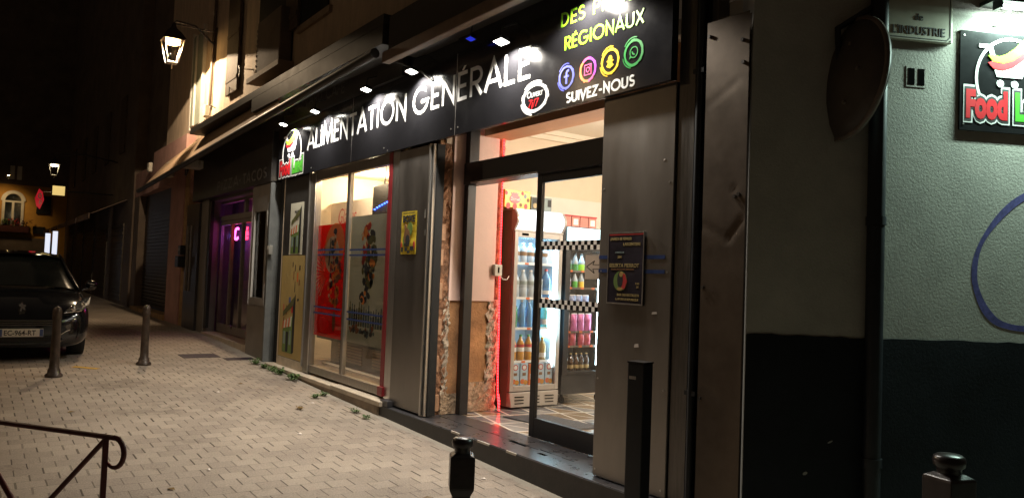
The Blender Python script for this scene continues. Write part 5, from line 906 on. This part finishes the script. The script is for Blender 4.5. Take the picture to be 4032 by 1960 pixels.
b = MB(); b.mat(1); b.disc(-4.08, 1.62, .07, .072, .0155, .017, 18); b.mat(2); b.prism([(-4.08, 1.552), (-4.03, 1.57), (-4.008, 1.62), (-4.03, 1.67), (-4.08, 1.69)], .0148, .017); b.mat(0); b.disc(-4.08, 1.63, .03, .06, .0144, .017, 10); b.mat(3); b.disc(-4.07, 1.67, .02, .02, .0138, .017, 8); b.disc(-4.08, 1.565, .03, .012, .0138, .017, 8); b.build('print', ['ink_black', 'ink_green', 'ink_red', 'ink_ochre'], cp)
ap = thing('arrow_notice', 'white paper with a hand drawn arrow pointing left on the door glass', 'notice', (-4.7, .44, 1.63))
MB().box(-4.98, -4.62, .452, .4565, 1.63, 1.835).build('sheet', 'film_paper', ap)
b = MB(); yy = .4508
for (x0, z0), (x1, z1) in (((-4.96, 1.735), (-4.86, 1.785)), ((-4.96, 1.735), (-4.86, 1.68)), ((-4.86, 1.785), (-4.88, 1.752)), ((-4.86, 1.68), (-4.88, 1.715)), ((-4.88, 1.752), (-4.68, 1.752)), ((-4.88, 1.715), (-4.68, 1.715))): b.tube([(x0, yy, z0), (x1, yy, z1)], .0035, 6)
b.build('arrow', 'ink_black', ap)
# ------------------------------------------------------------------ street furniture
def round_bollard(x, y, h, label):
    z = gz(x); t = thing('bollard', label, 'bollard', (x, y, z), 'round iron bollards')
    MB().lathe([(.1, 0), (.1, .03), (.075, .05), (.072, .09), (.058, .11), (.055, .2), (.047, h * .82), (.055, h * .83), (.055, h * .87), (.052, h * .9)], (x, y, z), 20).build('post', 'black_iron_rusty', t)
    MB().lathe([(.052, h * .9), (.054, h * .915), (.05, h * .95), (.038, h * .985), (.01, h)], (x, y, z), 18).build('head', 'black_iron_rusty', t)
mat('black_iron_rusty', (.07, .05, .038), .45, .2, nz=(14, .5), bump=(35, .3, .004))
round_bollard(-12.05, -1.71, .855, 'round iron bollard standing alone on the paving right of the car'); round_bollard(-11.25, -2.88, .88, 'round iron bollard in front of the dark car')
def square_bollard(x, y, zt, wd, label, ang):
    z0 = gz(x); h = zt - z0; r = wd / 2 * 1.414; c = Matrix.Rotation(ang, 3, 'Z'); t = thing('bollard', label, 'bollard', (x, y, z0), 'square headed iron bollards')
    q = .72; MB().lathe([(r * q, 0), (r * q, h - .30), (r * q, h - .29), (r * .98, h - .255), (r, h - .245), (r, h - .1), (r * .96, h - .09), (r * q * .85, h - .075)], (x, y, z0), 4, c, True).build('post', 'black_iron', t, .004)
    MB().lathe([(wd * .32, h - .076), (wd * .34, h - .055), (wd * .42, h - .045), (wd * .45, h - .025), (wd * .42, h - .008), (wd * .34, h), (wd * .05, h + .003)], (x, y, z0), 24).build('head', 'black_iron', t)
square_bollard(-3.37, -1.70, .79, .125, 'square headed black bollard at the bottom of the picture before the doorstep', R(62)); square_bollard(-1.57, -.46, .95, .14, 'square headed black bollard in the dark before the side wall', R(75))
po = thing('metal_post', 'tall black square metal post standing before the right steel pillar', 'post', (-3.6, -.25, -.05))
A = T((-3.56, -.27, 0)) @ Matrix.Rotation(R(12), 4, 'Z'); b = MB(A); b.box(-.06, .06, -.055, .055, -.1, 1.1); b.build('post', 'pipe_black', po, .006); b = MB(A); b.box(-.045, .005, -.058, -.055, 1.0, 1.02); b.build('slot', 'alu', po); b = MB(A); b.box(-.062, .062, -.057, .057, 1.1, 1.112); b.build('cap', 'black_frame', po)
rl = thing('railing', 'dark red iron handrail with a scrolled end in the lower left corner', 'railing', (-4.1, -3.25, 0))
r0, r1 = Vector((-4.59, -3.64, .8)), Vector((-3.99, -3.215, .8)); dv_ = (r1 - r0).normalized()
b = MB(); b.tube([tuple(r0 - dv_ * 1.2), tuple(r1)], .0125, 10); b.build('handrail', 'maroon_iron', rl)
P = []
for i in range(15): a = R(90 - 235 * i / 14); P.append(r1 + dv_ * (.005 + .058 * math.cos(a)) + Vector((0, 0, -.068 + .068 * math.sin(a))))
b = MB(); b.tube([tuple(p_) for p_ in P], [.0125] * 9 + [.0115, .0105, .0095, .0085, .0075, .006], 10); b.build('scroll', 'maroon_iron', rl)
pb = r1 - dv_ * .05; b = MB(); b.box(pb.x - .016, pb.x + .016, pb.y - .012, pb.y + .012, -.1, .795); b.build('post', 'maroon_iron', rl, .003); b = MB(); b.tube([tuple(pb + Vector((0, 0, -.01))), tuple(pb - dv_ * .62 + Vector((0, 0, -.62)))], .0125, 8); b.build('brace', 'maroon_iron', rl); b = MB(); b.tube([tuple(r0 - dv_ * .15 + Vector((0, 0, -.1))), tuple(r0 + dv_ * .5 + Vector((0, 0, -.75)))], .014, 8); b.build('brace', 'maroon_iron', rl)
for (x0, x1, y0, y1), lab in (((-13.05, -12.62, -1.05, -.5), 'larger dark cast iron cover in the paving before the cafe'), ((-12.5, -12.25, -.5, -.06), 'smaller dark cast iron cover in the paving beside the cafe wall')):
    t = thing('manhole_cover', lab, 'manhole cover', ((x0 + x1) / 2, y0, gz(x0))); MB().hexa([(x0, y0, gz(x0) - .02), (x1, y0, gz(x1) - .02), (x1, y1, gz(x1) - .02), (x0, y1, gz(x0) - .02)], [(x0, y0, gz(x0) + .006), (x1, y0, gz(x1) + .006), (x1, y1, gz(x1) + .006), (x0, y1, gz(x0) + .006)]).build('plate', 'manhole_iron', t)
t = thing('yellow_marking', 'short worn yellow paint stripe on the ground in front of the car', 'marking', (-12, -2.6, .2)); b = MB(); b.quad((-12.0, -2.62, gz(-12.0) + .004), (-11.75, -2.35, gz(-11.75) + .004), (-11.82, -2.28, gz(-11.82) + .004), (-12.12, -2.56, gz(-12.12) + .004)); b.build('stripe', 'yellow_paint', t)
def weed(x, y, s, label, m='leaf'):
    t = thing('weed', label, 'plant', (x, y, gz(x)), 'weeds along the shop wall'); b = MB(); rw = random.Random(int(x * 100))
    s *= 1.0
    for k in range(30):
        a = rw.uniform(0, 6.28); l_ = s * rw.uniform(.5, 1.1); h = s * rw.uniform(.15, .6); p0 = Vector((x + rw.uniform(-.3, .3) * s, y + rw.uniform(-.3, .2) * s, gz(x))); d = Vector((math.cos(a), math.sin(a) * .7, 0)); p1 = p0 + d * l_ * .5 + Vector((0, 0, h)); p2 = p0 + d * l_ + Vector((0, 0, h * .7)); n_ = Vector((-d.y, d.x, 0)) * s * .1
        b.add([p0, p1 - n_, p2, p1 + n_], [(0, 1, 2, 3)])
    b.build('leaves', m, t)
for x, y, s, lab in ((-11.75, -.22, .16, 'low green weed clump at the end of the window sill'), (-11.35, -.2, .13, 'first green weed tuft under the left part of the window sill'), (-11.05, -.18, .14, 'second green weed tuft under the window sill'), (-10.75, -.17, .16, 'leafy weed under the window frame'), (-10.2, -.17, .17, 'tallest weed growing against the sill base'), (-9.0, -.2, .1, 'small weed where the sill stone is split'), (-8.9, -.35, .1, 'flat weed in a paving joint near the split sill stone'), (-7.95, -.25, .1, 'small weed at the end of the sill beside the black doorstep'), (-7.6, -.28, .08, 'tiny weed at the corner of the black doorstep'), (-8.3, -.75, .07, 'single brown leaf tuft on the paving before the pillar')): weed(x, y, s, lab, 'dry_leaf' if 'brown' in lab else 'leaf')
for x, y, s in ((-7.2, -1.15, .03), (-9.6, -1.3, .025), (-6.3, -2.2, .02), (-8.6, -.5, .03), (-5.2, -.35, .025)):
    t = thing('litter_scrap', 'small pale scrap of litter lying on the paving', 'litter', (x, y, gz(x)), 'litter on the paving'); b = MB(); z = gz(x) + .003
    b.add([(x - s, y - s * .5, z), (x + s * .8, y - s * .6, z + .004), (x + s, y + s * .5, z), (x - s * .6, y + s * .7, z + .006), (x, y, z + .012)], [(0, 1, 4), (1, 2, 4), (2, 3, 4), (3, 0, 4)]); b.build('scrap', 'paper_white', t)
for x, y, a in ((-5.9, -2.55, .4), (-8.9, -2.9, 2.), (-4.95, -1.0, 1.2), (-10.1, -.9, .7)):
    t = thing('fallen_leaf', 'single dry brown leaf lying on the paving', 'leaf', (x, y, gz(x)), 'dry leaves on the paving'); z = gz(x) + .004; c, s = math.cos(a) * .045, math.sin(a) * .045
    MB().add([(x - c, y - s, z), (x + s * .45, y - c * .45, z + .008), (x + c, y + s, z + .004), (x - s * .45, y + c * .45, z + .01)], [(0, 1, 2, 3)]).build('blade', 'dry_leaf', t)
# ------------------------------------------------------------------ parked car (front towards the viewer)
car = thing('parked_car', 'dark hatchback with a white number plate parked nose forward at the left edge', 'car', (-14.6, -3.2, gz(-15)))
CXF, CYC, ZG = -12.62, -3.19, gz(-13.3) - .01
def carp(u, v, z): return (CXF - u, CYC + v, ZG + z)     # u: metres back from the nose, v: sideways
st = [(0.0, .58, .46, .24, .60), (.03, .72, .60, .19, .70), (.12, .82, .70, .17, .78), (.3, .865, .80, .17, .88), (.6, .88, .88, .2, .96), (1.0, .89, .96, .2, 1.02), (1.3, .9, .98, .2, 1.04), (2.2, .9, .98, .22, 1.02), (3.2, .89, .98, .24, 1.03), (3.9, .84, .95, .28, 1.0), (4.12, .76, .9, .34, .92)]
b = MB(); vs = []; NP = 15
for u, w_, zs_, zb, zt in st:
    pts = []
    half = [(0, zb), (w_ * .7, zb), (w_ * .96, zb + .06), (w_, zb + (zs_ - zb) * .45), (w_ * .985, zb + (zs_ - zb) * .8), (w_ * .93, zs_ - .01), (w_ * .8, zs_ + (zt - zs_) * .55), (w_ * .45, zt - .012), (0, zt)]
    pts = [(-v, z) for v, z in reversed(half[1:-1])]; pts = [half[0]] + half[1:-1] + [half[-1]] + pts
    vs += [carp(u, v, z) for v, z in pts]; NP = len(pts)
b.add(vs, [(i * NP + k, i * NP + (k + 1) % NP, (i + 1) * NP + (k + 1) % NP, (i + 1) * NP + k) for i in range(len(st) - 1) for k in range(NP)], True); b.add(vs[:NP], [tuple(range(NP))]); b.add(vs[-NP:], [tuple(range(NP))])
body = b.build('body', 'car_paint', car); sm = body.modifiers.new('subsurf', 'SUBSURF'); sm.levels = 2; sm.render_levels = 2
gh = [(.95, .70, 1.0, .74, 1.01), (1.35, .72, 1.0, .64, 1.24), (1.8, .74, 1.0, .58, 1.45), (2.3, .75, 1.0, .58, 1.52), (3.1, .74, 1.0, .57, 1.52), (3.7, .71, 1.0, .54, 1.44), (4.05, .68, .98, .62, 1.1)]
b = MB(); vs = []
for u, w0, z0, w1, z1 in gh: vs += [carp(u, v, z) for v, z in ((-w0 * 1.13, z0 - .06), (-w0 * 1.08, z0 + (z1 - z0) * .3), (-w1, z1 - .03), (-w1 * .8, z1), (0, z1 + .025), (w1 * .8, z1), (w1, z1 - .03), (w0 * 1.08, z0 + (z1 - z0) * .3), (w0 * 1.13, z0 - .06))]
b.add(vs, [(i * 9 + k, i * 9 + k + 1, (i + 1) * 9 + k + 1, (i + 1) * 9 + k) for i in range(len(gh) - 1) for k in range(8)], True); b.build('windows', 'car_glass', car)
b = MB()
for s_ in (-1, 1): b.tube([carp(g[0], s_ * (g[3] + .012), g[4] - .012) for g in gh[:6]], .022, 6)
b.build('pillar_trim', 'car_paint', car)
b = MB(); vs = []
for u, w1, z1 in ((1.78, .56, 1.47), (2.3, .575, 1.53), (3.1, .565, 1.53), (3.7, .53, 1.45)): vs += [carp(u, v, z) for v, z in ((-w1, z1 - .02), (-w1 * .6, z1 + .025), (0, z1 + .035), (w1 * .6, z1 + .025), (w1, z1 - .02))]
b.add(vs, [(i * 5 + k, i * 5 + k + 1, (i + 1) * 5 + k + 1, (i + 1) * 5 + k) for i in range(3) for k in range(4)], True); b.build('roof', 'car_paint', car)
for s_ in (1, -1):
    b = MB(); b.add([carp(.1, s_ * .5, .66), carp(.16, s_ * .7, .69), carp(.34, s_ * .835, .77), carp(.5, s_ * .86, .86), carp(.34, s_ * .79, .86), carp(.18, s_ * .6, .76)], [(0, 1, 2, 3, 4, 5)]); b.v = [(x + .07, y + .012 * s_, z + .03) for x, y, z in b.v]; hl = b.build('headlight', 'lamp_lens', car)
    b = MB(); 
    for u, v, z, r_ in ((.12, .62, .74, .045), (.2, .74, .79, .035)): b.lathe([(r_, -.01), (r_ * .8, .012), (r_ * .3, .018)], carp(u - .09, s_ * v, z), 14, Matrix.Rotation(R(90), 3, 'Y'))
    b.each('reflector', 'chrome', hl)
    b = MB(); b.tube([carp(-.0, s_ * .5, .675), carp(.05, s_ * .7, .70), carp(.22, s_ * .845, .78)], .009, 6); b.build('trim', 'chrome', hl)
    b = MB(); b.lathe([(.055, -.02), (.05, .012), (.02, .018)], carp(.06, s_ * .62, .34), 16, Matrix.Rotation(R(90), 3, 'Y')); fg = b.build('fog_lamp', 'lamp_lens', car)
    b = MB(); b.tube([carp(.0, s_ * .42, .30), carp(-.01, s_ * .47, .37), carp(.0, s_ * .54, .42), carp(.03, s_ * .65, .455)], [.006, .012, .012, .006], 6); b.build('chrome_strip', 'chrome', fg)
    b = MB(); b.lathe([(.03, -.09), (.075, -.06), (.085, 0), (.07, .05), (.02, .07)], carp(1.25, s_ * .95, 1.05), 14, Matrix.Rotation(R(90), 3, 'X')); b.tube([carp(1.2, s_ * .84, .98), carp(1.23, s_ * .95, 1.0)], .025, 8); mi = b.build('wing_mirror', 'car_paint', car)
    b = MB(); b.tube([carp(1.17, s_ * .93, 1.075), carp(1.165, s_ * 1.0, 1.06)], .008, 6); b.build('indicator', 'chrome', mi)
    for u in (.85, 3.35):
        b = MB(); b.lathe([(.2, -.09), (.3, -.1), (.315, -.05), (.315, .05), (.3, .1), (.2, .09)], carp(u, s_ * .75, .31), 24, Matrix.Rotation(R(90), 3, 'X')); wl = b.build('wheel', 'tyre', car); b = MB(); b.lathe([(.19, -.02), (.2, .02), (.04, .03)], carp(u, s_ * .82, .31), 20, Matrix.Rotation(R(-90 * s_), 3, 'X')); b.build('rim', 'rim', wl)
b = MB(Matrix.Translation((CXF, CYC, ZG)) @ Matrix.Rotation(R(90), 4, 'Z'))
for i in range(3): b.box(-.42, .42, -.045, .06, .5 + i * .03, .514 + i * .03)
b.build('grille_bar', 'chrome_dark' if 'chrome_dark' in MC else 'alu_dark', car)
b = MB(Matrix.Translation((CXF, CYC, ZG)) @ Matrix.Rotation(R(90), 4, 'Z')); b.box(-.4, .4, -.035, .1, .27, .36); b.box(-.44, .44, -.06, .0, .33, .345); b.tube([(-.5, -.05, .31), (-.3, -.065, .262), (.3, -.065, .262), (.5, -.05, .31)], .008, 6); b.build('bumper_trim', 'car_plastic', car)
PA = Matrix.Translation((CXF, CYC, ZG)) @ Matrix.Rotation(R(90), 4, 'Z')
b = MB(PA); b.box(-.26, .26, -.09, -.06, .35, .46); pl = b.build('number_plate', 'plate_white', car, .003); b = MB(PA); b.box(.215, .258, -.0925, -.09, .355, .455); b.box(-.258, -.22, -.0925, -.09, .355, .455); b.each('band', 'ink_blue', pl); text('lettering', 'EC-964-RT', .098, PA @ T((-.205, -.0915, .371)), 'ink_black', pl, off=.0015, sx=.84)
b = MB(PA); b.prism([(-.03, .70), (-.01, .70), (-.005, .74), (.02, .715), (.035, .72), (.02, .75), (.04, .775), (.03, .79), (.005, .785), (.0, .81), (-.02, .815), (-.03, .79), (-.045, .795), (-.04, .77), (-.02, .76)], -.035, .05); b.build('emblem', 'chrome', car)
